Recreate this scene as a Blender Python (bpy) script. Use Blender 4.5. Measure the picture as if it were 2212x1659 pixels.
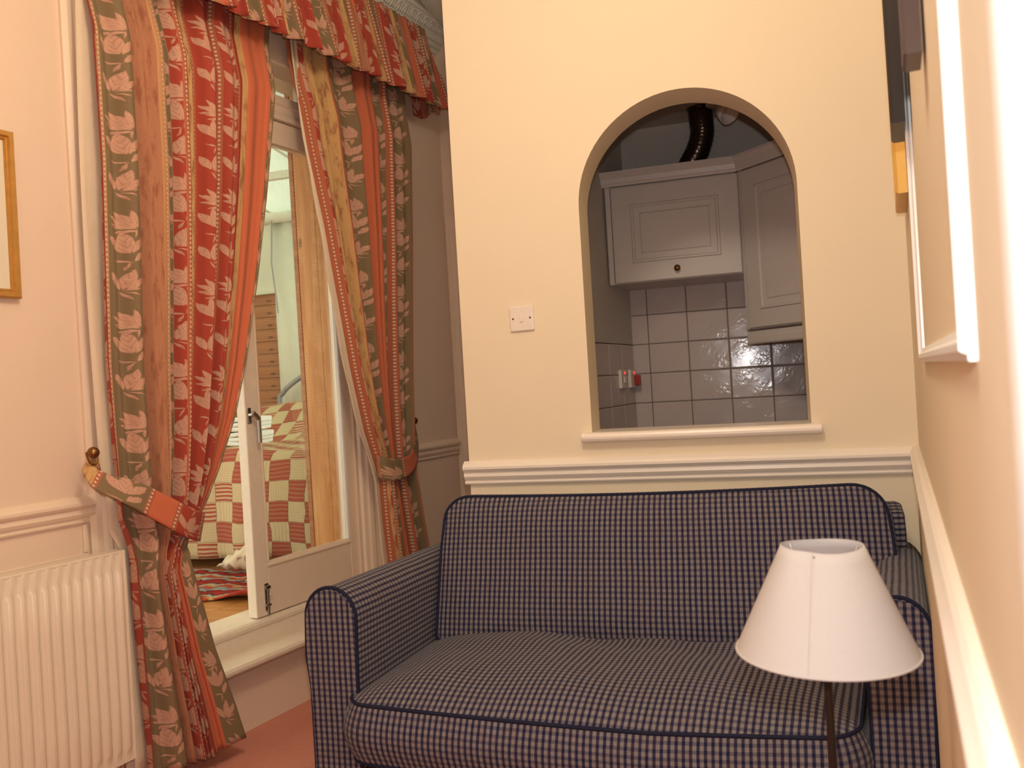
import bpy, bmesh, math, random
import numpy as np
from mathutils import Vector, Matrix

# ------------------------------------------------------------------ scene reset
for o in list(bpy.data.objects): bpy.data.objects.remove(o)
scene = bpy.context.scene
COL = scene.collection
random.seed(4)
rng = np.random.default_rng(4)

# ------------------------------------------------------------------ camera
ROLL, PITCH, YAW = math.radians(3.41), math.radians(0.1), math.radians(16.1)
CAM = Vector((0, 0, 1.17))
hd = Vector((-math.sin(YAW), math.cos(YAW), 0)); rt = Vector((math.cos(YAW), math.sin(YAW), 0)); dn = Vector((0, 0, -1))
cr, sr, cp, sp = math.cos(ROLL), math.sin(ROLL), math.cos(PITCH), math.sin(PITCH)
right = rt*cr + (dn*cp + hd*sp)*sr
down = rt*(-sr) + (dn*cp + hd*sp)*cr
fwd = dn*(-sp) + hd*cp
cam_data = bpy.data.cameras.new('camera')
cam_data.sensor_width = 36.0
cam_data.lens = 1785/2212*36.0
cam_data.clip_start = 0.02
cam_data.dof.use_dof = True
cam_data.dof.focus_distance = 2.55
cam_data.dof.aperture_fstop = 5.65
cam = bpy.data.objects.new('camera', cam_data)
COL.objects.link(cam)
mw = Matrix.Identity(4)
for i in range(3):
    mw[i][0] = right[i]; mw[i][1] = -down[i]; mw[i][2] = -fwd[i]; mw[i][3] = CAM[i]
cam.matrix_world = mw
scene.camera = cam

# ------------------------------------------------------------------ world, lights, exposure
world = bpy.data.worlds.new('world'); scene.world = world; world.use_nodes = True
bg = world.node_tree.nodes['Background']
bg.inputs[0].default_value = (0.95, 1.0, 0.86, 1); bg.inputs[1].default_value = 2.8
def light(name, loc, energy, color, radius):
    l = bpy.data.lights.new(name, 'POINT'); l.energy = energy; l.color = color; l.shadow_soft_size = radius
    o = bpy.data.objects.new(name, l); o.location = loc; COL.objects.link(o); return o
light('camera_flash', CAM - down*0.105 + fwd*0.01, 46, (1.0, 0.97, 0.98), 0.018)
light('ceiling_lamp_light', (-0.28, 0.95, 2.68), 48, (1.0, 0.86, 0.67), 0.14)
scene.view_settings.view_transform = 'Standard'
scene.view_settings.look = 'None'
scene.view_settings.gamma = 1
scene.view_settings.use_curve_mapping = False
scene.view_settings.exposure = 0.0

# ------------------------------------------------------------------ frames of the two side walls
aL = math.radians(13.2); aR = math.radians(8.7)
def TL(u, v, z):   # left (curtain) wall: u along it away from the camera, v into the room
    return (-1.935 + u*math.sin(aL) + v*math.cos(aL), 1.9 + u*math.cos(aL) - v*math.sin(aL), z)
def TR(u, v, z):   # right wall
    return (.145 + u*math.sin(aR) - v*math.cos(aR), .581 + u*math.cos(aR) + v*math.sin(aR), z)
def TW(x, y, z): return (x, y, z)
PY = 2.71          # front face of the partition
CEIL = 3.10

# ------------------------------------------------------------------ mesh helper
class MB:
    def __init__(self): self.v = []; self.f = []; self.uv = []; self.sm = []
    def add(self, vs, fs, uvs=None, smooth=False):
        n = len(self.v); self.v += [tuple(p) for p in vs]
        for k, f in enumerate(fs):
            self.f.append([i+n for i in f]); self.sm.append(smooth)
            self.uv.append(uvs[k] if uvs else None)
        return self
    def box(self, a0, a1, b0, b1, c0, c1, T=TW):
        P = [T(a, b, c) for c in (c0, c1) for b in (b0, b1) for a in (a0, a1)]
        F = [(0,2,3,1),(4,5,7,6),(0,1,5,4),(2,6,7,3),(0,4,6,2),(1,3,7,5)]
        sz = [(a1-a0),(b1-b0),(c1-c0)]
        U = []
        for (i, j) in ((1,0),(0,1),(0,2),(2,0),(2,1),(1,2)):
            U.append([(0,0),(sz[i],0),(sz[i],sz[j]),(0,sz[j])])
        return self.add(P, F, U)
    def loft(self, rings, closed=True, caps=True, smooth=True, uoff=0, voff=0):
        m = len(rings[0]); vs = [p for r in rings for p in r]; fs = []; us = []
        dl = lambda p, q: math.dist(p, q)
        per = [0]
        r0 = rings[len(rings)//2]
        for i in range(m): per.append(per[-1] + dl(r0[i], r0[(i+1) % m]))
        vl = [0]
        for k in range(1, len(rings)):
            vl.append(vl[-1] + max(dl(rings[k][0], rings[k-1][0]), dl(rings[k][m//2], rings[k-1][m//2])))
        for k in range(len(rings)-1):
            for i in range(m if closed else m-1):
                j = (i+1) % m
                fs.append((k*m+i, k*m+j, (k+1)*m+j, (k+1)*m+i))
                us.append([(per[i]+uoff, vl[k]+voff), (per[i+1]+uoff, vl[k]+voff), (per[i+1]+uoff, vl[k+1]+voff), (per[i]+uoff, vl[k+1]+voff)])
        self.add(vs, fs, us, smooth)
        if caps and closed:
            for r, rev in ((rings[0], True), (rings[-1], False)):
                f = list(range(m)); f = f[::-1] if rev else f
                c = r[0]
                p0 = Vector(r[0]); nrm = Vector((0, 0, 0))
                for i in range(1, m-1): nrm += (Vector(r[i])-p0).cross(Vector(r[i+1])-p0)
                nrm = nrm.normalized() if nrm.length > 1e-12 else Vector((0, 0, 1))
                ax = Vector((0, 0, 1)) if abs(nrm.z) < .8 else Vector((0, 1, 0))
                e1 = ax.cross(nrm).normalized(); e2 = nrm.cross(e1)
                self.add(r, [f], [[(Vector(r[i]).dot(e1), Vector(r[i]).dot(e2)) for i in f]], False)
        return self
    def prism(self, prof, t0, t1, P, smooth=False, n=1):
        rings = [[P(t0+(t1-t0)*k/n, a, b) for a, b in prof] for k in range(n+1)]
        return self.loft(rings, smooth=smooth)
    def tube(self, pts, r, n=8, closed=False):
        pts = [Vector(p) for p in pts]; N = len(pts); rings = []
        up = None
        for i, p in enumerate(pts):
            if closed: t = (pts[(i+1) % N]-pts[i-1]).normalized()
            else: t = (pts[min(i+1, N-1)]-pts[max(i-1, 0)]).normalized()
            if up is None:
                up = Vector((0, 0, 1)) if abs(t.z) < .9 else Vector((1, 0, 0))
            s = t.cross(up).normalized(); up = s.cross(t).normalized()
            rr = r(i/(N-1)) if callable(r) else r
            rings.append([tuple(p + (s*math.cos(2*math.pi*k/n) + up*math.sin(2*math.pi*k/n))*rr) for k in range(n)])
        if closed: rings.append(rings[0])
        return self.loft(rings, caps=not closed)
    def lathe(self, prof, c=(0, 0, 0), n=32, caps=True):
        rings = [[(c[0]+r*math.cos(2*math.pi*k/n), c[1]+r*math.sin(2*math.pi*k/n), c[2]+z) for k in range(n)] for r, z in prof]
        return self.loft(rings, caps=caps)
    def grid(self, P, U=None, smooth=True):
        ni, nj = len(P), len(P[0]); fs = []; us = []
        for i in range(ni-1):
            for j in range(nj-1):
                fs.append((i*nj+j, i*nj+j+1, (i+1)*nj+j+1, (i+1)*nj+j))
                if U is not None: us.append([tuple(U[i][j]), tuple(U[i][j+1]), tuple(U[i+1][j+1]), tuple(U[i+1][j])])
        return self.add([tuple(p) for r in P for p in r], fs, us if U is not None else None, smooth)
    def build(self, name, mat, parent=None, recalc=False, bevel=0, seg=2):
        base = None
        V = np.array(self.v, float)
        if parent is None:
            base = np.array([(V[:, 0].min()+V[:, 0].max())/2, (V[:, 1].min()+V[:, 1].max())/2, V[:, 2].min()])
        else:
            p = parent; base = np.zeros(3)
            while p is not None: base += np.array(p.location); p = p.parent
        V = V - base
        me = bpy.data.meshes.new(name); me.from_pydata([tuple(p) for p in V], [], self.f)
        uvl = me.uv_layers.new(name='UVMap')
        buf = []
        for u, f in zip(self.uv, self.f):
            buf += [c for q in (u if u else [(0, 0)]*len(f)) for c in q]
        uvl.data.foreach_set('uv', np.array(buf, np.float32))
        me.polygons.foreach_set('use_smooth', np.array(self.sm, bool))
        if recalc:
            bm = bmesh.new(); bm.from_mesh(me); bmesh.ops.remove_doubles(bm, verts=bm.verts, dist=1e-6)
            bmesh.ops.recalc_face_normals(bm, faces=bm.faces); bm.to_mesh(me); bm.free()
        me.update()
        me.materials.append(mat)
        o = bpy.data.objects.new(name, me); COL.objects.link(o)
        if parent is None: o.location = base
        else: o.parent = parent
        if bevel:
            b = o.modifiers.new('bevel', 'BEVEL'); b.width = bevel; b.segments = seg; b.limit_method = 'ANGLE'; b.angle_limit = math.radians(40)
        return o

def tag(o, label, cat, group=None, kind=None):
    o['label'] = label; o['category'] = cat
    if group: o['group'] = group
    if kind: o['kind'] = kind
    return o
def thing(name, loc, label, cat, group=None, kind=None):
    o = bpy.data.objects.new(name, None); o.location = loc; o.empty_display_size = .1; COL.objects.link(o)
    return tag(o, label, cat, group, kind)
def struct(o, label, cat): return tag(o, label, cat, None, 'structure')

# ------------------------------------------------------------------ node expressions
class G:
    def __init__(self, name):
        self.m = bpy.data.materials.new(name); self.m.use_nodes = True
        self.nt = self.m.node_tree; self.N = self.nt.nodes
        self.bsdf = self.N['Principled BSDF']; self.out = self.N['Material Output']
    def node(self, t, **kw):
        n = self.N.new(t)
        for k, v in kw.items(): setattr(n, k, v)
        return n
    def put(self, sock, val):
        if isinstance(val, E): self.nt.links.new(val.s, sock)
        elif isinstance(val, bpy.types.NodeSocket): self.nt.links.new(val, sock)
        else: sock.default_value = val
    def math(self, op, *a, clamp=False):
        n = self.node('ShaderNodeMath', operation=op); n.use_clamp = clamp
        for i, x in enumerate(a): self.put(n.inputs[i], x)
        return E(self, n.outputs[0])
    def uv(self):
        n = self.node('ShaderNodeTexCoord'); s = self.node('ShaderNodeSeparateXYZ')
        self.nt.links.new(n.outputs['UV'], s.inputs[0])
        return E(self, s.outputs[0]), E(self, s.outputs[1])
    def obj(self): return self.node('ShaderNodeTexCoord').outputs['Object']
    def xyz(self, x, y, z=0.0):
        n = self.node('ShaderNodeCombineXYZ'); self.put(n.inputs[0], x); self.put(n.inputs[1], y); self.put(n.inputs[2], z)
        return n.outputs[0]
    def noise(self, vec, scale, detail=2.0, rough=.5):
        n = self.node('ShaderNodeTexNoise'); n.inputs['Scale'].default_value = scale; n.inputs['Detail'].default_value = detail
        n.inputs['Roughness'].default_value = rough
        self.nt.links.new(vec, n.inputs['Vector']); return E(self, n.outputs[0])
    def white(self, vec):
        n = self.node('ShaderNodeTexWhiteNoise'); self.nt.links.new(vec, n.inputs['Vector']); return E(self, n.outputs[0])
    def smooth(self, x, a, b):
        n = self.node('ShaderNodeMapRange', interpolation_type='SMOOTHSTEP')
        self.put(n.inputs[0], x); n.inputs[1].default_value = a; n.inputs[2].default_value = b
        return E(self, n.outputs[0])
    def mix(self, f, a, b):
        n = self.node('ShaderNodeMix', data_type='RGBA')
        self.put(n.inputs[0], f)
        for i, c in ((6, a), (7, b)):
            if isinstance(c, tuple): n.inputs[i].default_value = (c[0], c[1], c[2], 1)
            else: self.nt.links.new(c, n.inputs[i])
        return n.outputs[2]
    def ramp(self, x, stops, interp='LINEAR'):
        n = self.node('ShaderNodeValToRGB'); cr_ = n.color_ramp; cr_.interpolation = interp
        self.put(n.inputs[0], x)
        while len(cr_.elements) < len(stops): cr_.elements.new(0.5)
        for e, (p, c) in zip(cr_.elements, stops): e.position = p; e.color = (c[0], c[1], c[2], 1)
        return n.outputs[0]
    def bump(self, h, strength=.2, dist=.01):
        n = self.node('ShaderNodeBump'); n.inputs['Strength'].default_value = strength; n.inputs['Distance'].default_value = dist
        self.put(n.inputs['Height'], h); self.nt.links.new(n.outputs[0], self.bsdf.inputs['Normal'])
    def color(self, c):
        if isinstance(c, tuple): self.bsdf.inputs['Base Color'].default_value = (c[0], c[1], c[2], 1)
        else: self.nt.links.new(c, self.bsdf.inputs['Base Color'])
    def set(self, rough=None, metal=None, spec=None, sheen=None):
        b = self.bsdf.inputs
        if rough is not None: self.put(b['Roughness'], rough)
        if metal is not None: b['Metallic'].default_value = metal
        if spec is not None: b['Specular IOR Level'].default_value = spec
        if sheen is not None: b['Sheen Weight'].default_value = sheen
class E:
    def __init__(s, g, sock): s.g = g; s.s = sock
    def __add__(s, o): return s.g.math('ADD', s, o)
    def __radd__(s, o): return s.g.math('ADD', o, s)
    def __sub__(s, o): return s.g.math('SUBTRACT', s, o)
    def __rsub__(s, o): return s.g.math('SUBTRACT', o, s)
    def __mul__(s, o): return s.g.math('MULTIPLY', s, o)
    def __rmul__(s, o): return s.g.math('MULTIPLY', o, s)
    def __truediv__(s, o): return s.g.math('DIVIDE', s, o)
    def fract(s): return s.g.math('FRACT', s)
    def floor(s): return s.g.math('FLOOR', s)
    def abs(s): return s.g.math('ABSOLUTE', s)
    def sin(s): return s.g.math('SINE', s)
    def sqrt(s): return s.g.math('SQRT', s)
    def gt(s, o): return s.g.math('GREATER_THAN', s, o)
    def lt(s, o): return s.g.math('LESS_THAN', s, o)
    def max(s, o): return s.g.math('MAXIMUM', s, o)
    def min(s, o): return s.g.math('MINIMUM', s, o)

def plain(name, c, rough=.6, metal=0, spec=.5, var=.06, scale=9, bump=0, bscale=60, bdist=.004):
    g = G(name)
    if var:
        n = g.noise(g.obj(), scale, 4)
        g.color(g.mix(n, tuple(x*(1-var) for x in c), tuple(min(1, x*(1+var)) for x in c)))
    else: g.color(c)
    g.set(rough, metal, spec)
    if bump: g.bump(g.noise(g.obj(), bscale, 3), bump, bdist)
    return g.m

M = {}
M['wall'] = plain('cream wall paint', (.80, .69, .515), .75, spec=.25, var=.02, scale=4, bump=.12, bscale=35, bdist=.004)
M['wall_pink'] = plain('pale magnolia wall paint', (.78, .595, .455), .75, spec=.25, var=.025, scale=4, bump=.12, bscale=30, bdist=.004)
M['trim'] = plain('cream gloss trim paint', (.82, .645, .495), .32, var=.03, scale=14)
M['trim_worn'] = plain('worn white gloss paint', (.82, .69, .55), .38, var=.08, scale=40)
M['trim_white'] = plain('off white gloss trim paint', (.84, .755, .665), .3, var=.02, scale=14)
M['white'] = plain('white gloss paint', (.86, .86, .84), .3, var=.02)
M['ceiling'] = plain('ceiling paint', (.78, .72, .62), .8, var=.02)
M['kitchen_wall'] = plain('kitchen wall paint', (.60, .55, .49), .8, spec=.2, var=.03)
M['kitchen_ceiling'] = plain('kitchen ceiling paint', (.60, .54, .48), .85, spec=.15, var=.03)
M['cabinet'] = plain('painted cabinet cream', (.70, .625, .575), .4, var=.03, scale=20)
M['radiator'] = plain('radiator enamel', (.78, .66, .52), .35, var=.02)
M['plastic'] = plain('white plastic', (.80, .72, .64), .35, var=.01)
M['dark_metal'] = plain('dark bronze metal', (.015, .009, .007), .4, metal=.3, var=.1)
M['chrome'] = plain('dull chrome', (.45, .43, .40), .28, metal=1, var=.05)
M['brass'] = plain('aged brass', (.27, .14, .055), .35, metal=1, var=.15, scale=60)
M['gold'] = plain('gilt picture frame', (.60, .33, .09), .35, metal=.6, var=.2, scale=40)
M['pic_yellow'] = plain('yellow ochre frame', (.72, .42, .10), .45, metal=.2, var=.1)
M['pic_black'] = plain('black picture frame', (.014, .010, .009), .35, var=.1)
M['pic_dark'] = plain('dark walnut frame', (.075, .048, .042), .35, var=.2)
M['mount'] = plain('picture mount card', (.70, .62, .48), .8)
M['lining'] = plain('cream curtain lining', (.74, .60, .44), .85, spec=.1, var=.05, scale=20, bump=.2, bscale=40, bdist=.01)
M['piping'] = plain('navy piping cord', (.012, .014, .035), .8, spec=.2, var=.1, scale=50)
M['screw'] = plain('screw head', (.12, .08, .05), .5, metal=.6, var=0)
M['plinth'] = plain('dark sofa underside', (.02, .02, .025), .9, var=0)
M['grey_blind'] = plain('white blind fabric', (.78, .76, .64), .85, spec=.1, var=.05, scale=6)
M['towel'] = plain('white towelling', (.86, .85, .78), .95, spec=.1, var=.06, scale=60, bump=.6, bscale=260, bdist=.004)
M['bed_metal'] = plain('grey painted metal', (.34, .32, .34), .4, metal=.3, var=.1)
M['duct'] = plain('black foil duct', (.06, .034, .022), .22, metal=.7, var=.3, scale=20, bump=.35, bscale=30, bdist=.01)
M['grout'] = plain('brown grout', (.10, .065, .05), .85, var=.1)

def m_carpet():
    g = G('salmon carpet pile'); n = g.noise(g.obj(), 260, 3); n2 = g.noise(g.obj(), 6, 2)
    g.color(g.mix(n*.6 + n2*.4, (.54, .20, .145), (.76, .34, .245))); g.set(.95, spec=.1); g.bump(n, .6, .006); return g.m
M['carpet'] = m_carpet()

def m_wood(name, c0, c1, sx=3, sy=40, knots=True, axis='z', rough=.45):
    g = G(name)
    tc = g.node('ShaderNodeTexCoord'); mp = g.node('ShaderNodeMapping')
    sc = {'z': (sy, sy, sx), 'x': (sx, sy, sy), 'y': (sy, sx, sy)}[axis]
    mp.inputs['Scale'].default_value = sc
    g.nt.links.new(tc.outputs['Object'], mp.inputs['Vector'])
    n = g.noise(mp.outputs[0], 1.0, 4, .6)
    col = g.mix(g.smooth(n, .3, .7), c0, c1)
    if knots:
        mp2 = g.node('ShaderNodeMapping'); sk = {'z': (11, 11, 4.2), 'x': (4.2, 11, 11), 'y': (11, 4.2, 11)}[axis]
        mp2.inputs['Scale'].default_value = sk; g.nt.links.new(tc.outputs['Object'], mp2.inputs['Vector'])
        v = g.node('ShaderNodeTexVoronoi'); v.inputs['Scale'].default_value = 1; g.nt.links.new(mp2.outputs[0], v.inputs['Vector'])
        k = g.smooth(E(g, v.outputs['Distance']), .16, .06)
        col = g.mix(k*.8, col, tuple(x*.35 for x in c0))
    g.color(col); g.set(rough); return g.m
M['pine'] = m_wood('honey pine boards', (.58, .22, .06), (.72, .34, .115))
M['pine_dark'] = m_wood('varnished pine planks', (.38, .14, .055), (.52, .215, .09), axis='x')
M['floor_wood'] = m_wood('orange wooden floor', (.44, .175, .042), (.60, .27, .08), axis='x', knots=False, rough=.35)

def m_tile():
    g = G('glazed hammered tile'); n = g.noise(g.obj(), 9, 2)
    g.color(g.mix(n, (.58, .49, .47), (.66, .56, .53))); g.set(.14, spec=.3)
    v = g.noise(g.obj(), 62, 1.5, .4); w = g.noise(g.obj(), 7, 1)
    g.bump(v*g.smooth(w, .40, .66), .11, .01); return g.m
M['tile'] = m_tile()

def m_glass():
    g = G('window glass'); g.N.remove(g.bsdf)
    tr = g.node('ShaderNodeBsdfTransparent'); gl = g.node('ShaderNodeBsdfGlossy'); gl.inputs['Roughness'].default_value = .02
    mx = g.node('ShaderNodeMixShader'); fr = g.node('ShaderNodeFresnel'); fr.inputs[0].default_value = 1.3
    tr.inputs[0].default_value = (.95, .97, .95, 1)
    g.nt.links.new(fr.outputs[0], mx.inputs[0]); g.nt.links.new(tr.outputs[0], mx.inputs[1]); g.nt.links.new(gl.outputs[0], mx.inputs[2])
    g.nt.links.new(mx.outputs[0], g.out.inputs[0]); return g.m
M['glass'] = m_glass()

def m_translucent(name, c, t=.5, weave=False):
    g = G(name); g.N.remove(g.bsdf)
    d = g.node('ShaderNodeBsdfDiffuse'); r = g.node('ShaderNodeBsdfTranslucent'); mx = g.node('ShaderNodeMixShader')
    n = g.noise(g.obj(), 240 if weave else 3, 3)
    col = g.mix(n, tuple(x*(.94 if weave else .86) for x in c), c)
    for s in (d, r): g.nt.links.new(col, s.inputs[0])
    mx.inputs[0].default_value = t
    g.nt.links.new(d.outputs[0], mx.inputs[1]); g.nt.links.new(r.outputs[0], mx.inputs[2]); g.nt.links.new(mx.outputs[0], g.out.inputs[0])
    return g.m
M['roof'] = m_translucent('white polycarbonate roof', (.90, .92, .84), .6)
M['shade'] = m_translucent('off white lampshade linen', (.62, .575, .545), .15, True)

def m_check():
    g = G('navy checked cotton'); u, v = g.uv(); p = .0158
    nz = g.noise(g.xyz(u, v), 7, 2)
    fx = (u/p + nz*.25).fract(); fy = (v/p + nz*.2).fract()
    band = g.smooth((fy-.5).abs(), .30, .24)
    stripe = g.smooth((fx-.5).abs(), .29, .25)
    lines = stripe*g.smooth((((fx-.5)*6.2).fract()-.5).abs(), .16, .30)
    lines = stripe*g.smooth(((fx*5.6+.2).fract()-.5).abs(), .42, .22)
    c = g.mix(band*.8, (.006, .010, .046), (.040, .036, .052))
    c = g.mix(stripe*.5, c, g.mix(band, (.034, .034, .064), (.098, .087, .092)))
    c = g.mix(lines*(.45+band*.4), c, (.335, .295, .285))
    tint = g.white(g.xyz((u/p).floor(), (v/p).floor()))
    c = g.mix(tint*.12, c, (.13, .06, .055))
    g.color(c); g.set(.85, spec=.15, sheen=.1)
    w = g.noise(g.xyz(u, v), 16, 2); g.bump(w, .25, .02)
    return g.m
M['check'] = m_check()

RED = (.40, .055, .034); OLV = (.22, .155, .082); CRM = (.62, .37, .15); SAL = (.46, .20, .11); ORG = (.62, .155, .075)
LEAF = (.62, .36, .25); BEAD = (.66, .47, .33)
def _leaf(bx, by, deg, ln, w):      # base point, direction, length, half width (stripe widths, y down)
    d = math.radians(deg); return (bx+math.cos(d)*ln/2, by+math.sin(d)*ln/2, d, ln/2, w)
LEAVES = [_leaf(.26, .95, -104, .80, .11), _leaf(.24, .95, -124, .92, .12), _leaf(.22, .97, -142, .86, .12), _leaf(.20, 1.0, -162, .66, .10), _leaf(.22, 1.08, 172, .50, .075),
          _leaf(.20, .98, 100, .42, .05),
          _leaf(.02, 2.06, -122, .88, .16), _leaf(.03, 2.08, -96, .98, .16), _leaf(.06, 2.06, -66, .84, .14), _leaf(.10, 2.42, -58, .58, .12),
          _leaf(.12, 2.46, -165, .46, .05), _leaf(.05, 2.42, 105, .42, .045),
          _leaf(-.12, 3.62, -112, .80, .13), _leaf(-.08, 3.62, -78, .92, .15), _leaf(-.04, 3.62, -50, .74, .13), _leaf(-.10, 3.64, -14, .46, .06), _leaf(-.16, 3.66, 60, .50, .05),
          _leaf(-.10, 3.70, 20, .44, .045)]
def m_curtain(name, stripes, width, repeat=1, wref=.12):
    g = G(name); u, v = g.uv()
    s = (u*repeat).fract() if repeat > 1 else u
    base = {'R': RED, 'O': OLV, 'b': (.46, .13, .065), 'B': (.58, .30, .14), 'C': CRM, 'S': SAL, 'P': ORG, 'r': (.30, .035, .024)}
    stops = []; p0 = 0
    x = leafm = bx = beadm = mot = phs = None
    add = lambda A, B: B if A is None else A+B
    for p1, k in stripes:
        stops.append((p0, base[k]))
        c, w = (p0+p1)/2, (p1-p0)
        if k in 'ROBbCS':
            ins = g.smooth((s-c).abs(), w/2+.0008, w/2-.0008)
            if k in 'RO':
                x = add(x, ins*((s-c)/(w if p1 >= 1 else max(w, wref)))); leafm = add(leafm, ins); phs = add(phs, ins*((c*37.0) % 1.0))
            elif k in 'bB':
                bx = add(bx, ins*((s-c-(w*.22 if k == 'B' else 0))*width)); beadm = add(beadm, ins)
            else: mot = add(mot, ins)
        p0 = p1
    col = g.ramp(s, stops, 'CONSTANT')
    fab = g.noise(g.xyz(u*width*repeat, v), 190, 2)
    mp = g.noise(g.xyz(u*width*repeat*50, v*9), 1.0, 5, .7)
    if mot is not None: col = g.mix(mot*g.smooth(mp, .47, .64)*.85, col, (.30, .105, .055))
    wob = g.noise(g.xyz(u*width*repeat, v), 60, 2)
    if x is not None:
        PER = 4.3
        yy = ((v*-1)/.30 + phs).fract()*PER + (wob-.5)*.13
        xx = x + (wob-.5)*.08
        mask = veins = None
        for cx, cy, an, L, W in LEAVES:
            for wrap in ((0, PER) if cy < .45 else ((0, -PER) if cy > PER-.45 else (0,))):
                ca, sa = math.cos(an), math.sin(an)
                dx = xx-cx; dy = yy-(cy+wrap)
                a = dx*ca + dy*sa; b = dy*ca - dx*sa
                t = a/L
                d = (1-t*t)*W - b.abs()
                mk = g.smooth(d, .0, .03)
                vn = mk*g.smooth(((b.abs()/W*.9 - t*1.0)*(1.9 if W > .1 else .5)).fract(), .66, .95)
                vn = vn.max(mk*g.smooth(d, .05, .0)*.7)
                mask = mk if mask is None else mask.max(mk)
                veins = vn if veins is None else (veins*(1-mk)).max(vn)
        tone = g.mix(wob, tuple(q*.85 for q in LEAF), tuple(min(1, q*1.15) for q in LEAF))
        lf = g.mix(veins*.55, tone, (.42, .13, .085))
        col = g.mix(mask*leafm*.95, col, lf)
    if bx is not None:
        ph = .0150
        by = ((v/ph).fract()-.5)*ph
        r = (bx*bx + by*by).sqrt()
        col = g.mix(beadm*g.smooth(r, .0066, .0052)*.7, col, (.30, .05, .03))
        col = g.mix(beadm*g.smooth(r, .0052, .0040), col, BEAD)
    col = g.mix(fab*.22, col, (.20, .10, .05))
    g.color(col); g.set(.82, spec=.18, sheen=.08)
    g.bump(fab, .15, .003)
    return g.m

LS = [(.005,'r'),(.030,'R'),(.045,'B'),(.167,'O'),(.185,'b'),(.19,'r'),(.201,'C'),(.276,'S'),(.311,'B'),(.374,'O'),(.406,'R'),(.434,'b'),(.44,'r'),(.495,'C'),
      (.515,'b'),(.637,'R'),(.66,'b'),(.765,'R'),(.785,'b'),(.792,'r'),(.812,'C'),(.965,'P'),(1,'O')]
RS = [(.050,'b'),(.077,'R'),(.235,'C'),(.285,'b'),(.455,'O'),(.49,'b'),(.612,'P'),(.64,'b'),(.714,'O'),(.75,'b'),(.781,'r'),(.925,'O'),(.954,'b'),(1,'C')]
FS = [(.15,'R'),(.19,'b'),(.30,'C'),(.34,'b'),(.52,'O'),(.56,'b'),(.66,'S'),(.76,'P'),(.80,'b'),(1,'R')]
TS = [(.10,'C'),(.13,'b'),(.40,'O'),(.435,'b'),(.60,'P'),(.635,'b'),(.83,'R'),(.86,'b'),(1,'S')]
M['curtain_left'] = m_curtain('striped leaf curtain cloth', LS, .95)
M['curtain_right'] = m_curtain('striped leaf curtain cloth, right', RS, .75)
M['pelmet'] = m_curtain('gathered valance cloth', FS, .40, 10, .18)
M['tie'] = m_curtain('tieback cloth', TS, .5, 1, .25)
TS2 = [(.05,'S'),(.30,'O'),(.34,'b'),(.62,'P'),(1,'O')]
M['tie2'] = m_curtain('tieback cloth, right', TS2, .3, 1, .4)

def m_quilt():
    g = G('patchwork quilt'); u, v = g.uv(); c = .108
    wq = g.noise(g.xyz(u, v), 5, 2)
    u = u + (wq-.5)*.05; v = v + (wq-.5)*.035
    cx = (u/c).floor(); cy = (v/c).floor(); fx = (u/c).fract(); fy = (v/c).fract()
    r = g.white(g.xyz(cx, cy)); r2 = g.white(g.xyz(cx+17.3, cy+3.1))
    par = ((cx+cy)*.5).fract().gt(.25)
    red = (.38, .085, .055); crm = (.64, .49, .29)
    st = g.smooth(((fy*5).fract()-.5).abs(), .18, .30); st2 = g.smooth(((fx*5).fract()-.5).abs(), .18, .30)
    rows = g.mix(st*.75, red, crm)
    ging = g.mix(g.smooth(((fy*9).fract()-.5).abs(), .3, .45).max(g.smooth(((fx*9).fract()-.5).abs(), .3, .45))*.55, crm, (.42, .30, .17))
    redcell = g.mix(r.gt(.66), g.mix(st*.18, red, crm), rows)
    crmcell = g.mix(r2.gt(.25), g.mix(st2*.35, crm, (.45, .33, .19)), ging)
    col = g.mix(par, redcell, crmcell)
    seam = g.smooth((fx-.5).abs().max((fy-.5).abs()), .47, .5)
    col = g.mix(seam*.3, col, (.25, .12, .08))
    g.color(col); g.set(.9, spec=.1)
    g.bump(g.noise(g.xyz(u, v), 55, 3)*.6 + (1-seam)*.8, .5, .012)
    return g.m
M['quilt'] = m_quilt()

def m_rug():
    g = G('kilim rug'); u, v = g.uv()
    zz = ((u*9).fract()-.5).abs()
    n = g.noise(g.xyz(u*7, v*34), 1.0, 3, .6)
    k = (v*5.5 + zz*.32 + n*.75).fract()
    col = g.ramp(k, [(0, (.30, .02, .018)), (.17, (.04, .03, .03)), (.23, (.42, .37, .30)), (.34, (.22, .26, .27)), (.43, (.45, .06, .035)),
                     (.60, (.55, .33, .07)), (.66, (.42, .39, .33)), (.78, (.05, .03, .028)), (.84, (.36, .035, .025))], 'CONSTANT')
    g.color(g.mix(g.noise(g.xyz(u, v), 120, 2)*.3, col, (.1, .06, .05))); g.set(.95, spec=.05)
    g.bump(n, .4, .01); return g.m
M['rug'] = m_rug()

def m_emit(name, c, s):
    g = G(name); g.color(c); g.bsdf.inputs['Emission Color'].default_value = (*c, 1); g.bsdf.inputs['Emission Strength'].default_value = s
    return g.m
M['neon'] = m_emit('red neon indicator', (.9, .05, .03), 1.6)
M['red_plastic'] = plain('red plastic', (.40, .03, .025), .4)

# ================================================================== STRUCTURE
# ---- main floor / ceiling
mb = MB(); mb.box(-2.9, 1.3, -2.6, 4.2, -.06, 0); struct(mb.build('floor', M['carpet']), 'salmon pink carpet covering the sitting room floor', 'floor')
mb = MB(); mb.box(-2.9, 1.3, -2.6, 4.2, CEIL, CEIL+.06); struct(mb.build('ceiling', M['ceiling']), 'pale plaster ceiling above the curtained wall', 'ceiling')

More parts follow.
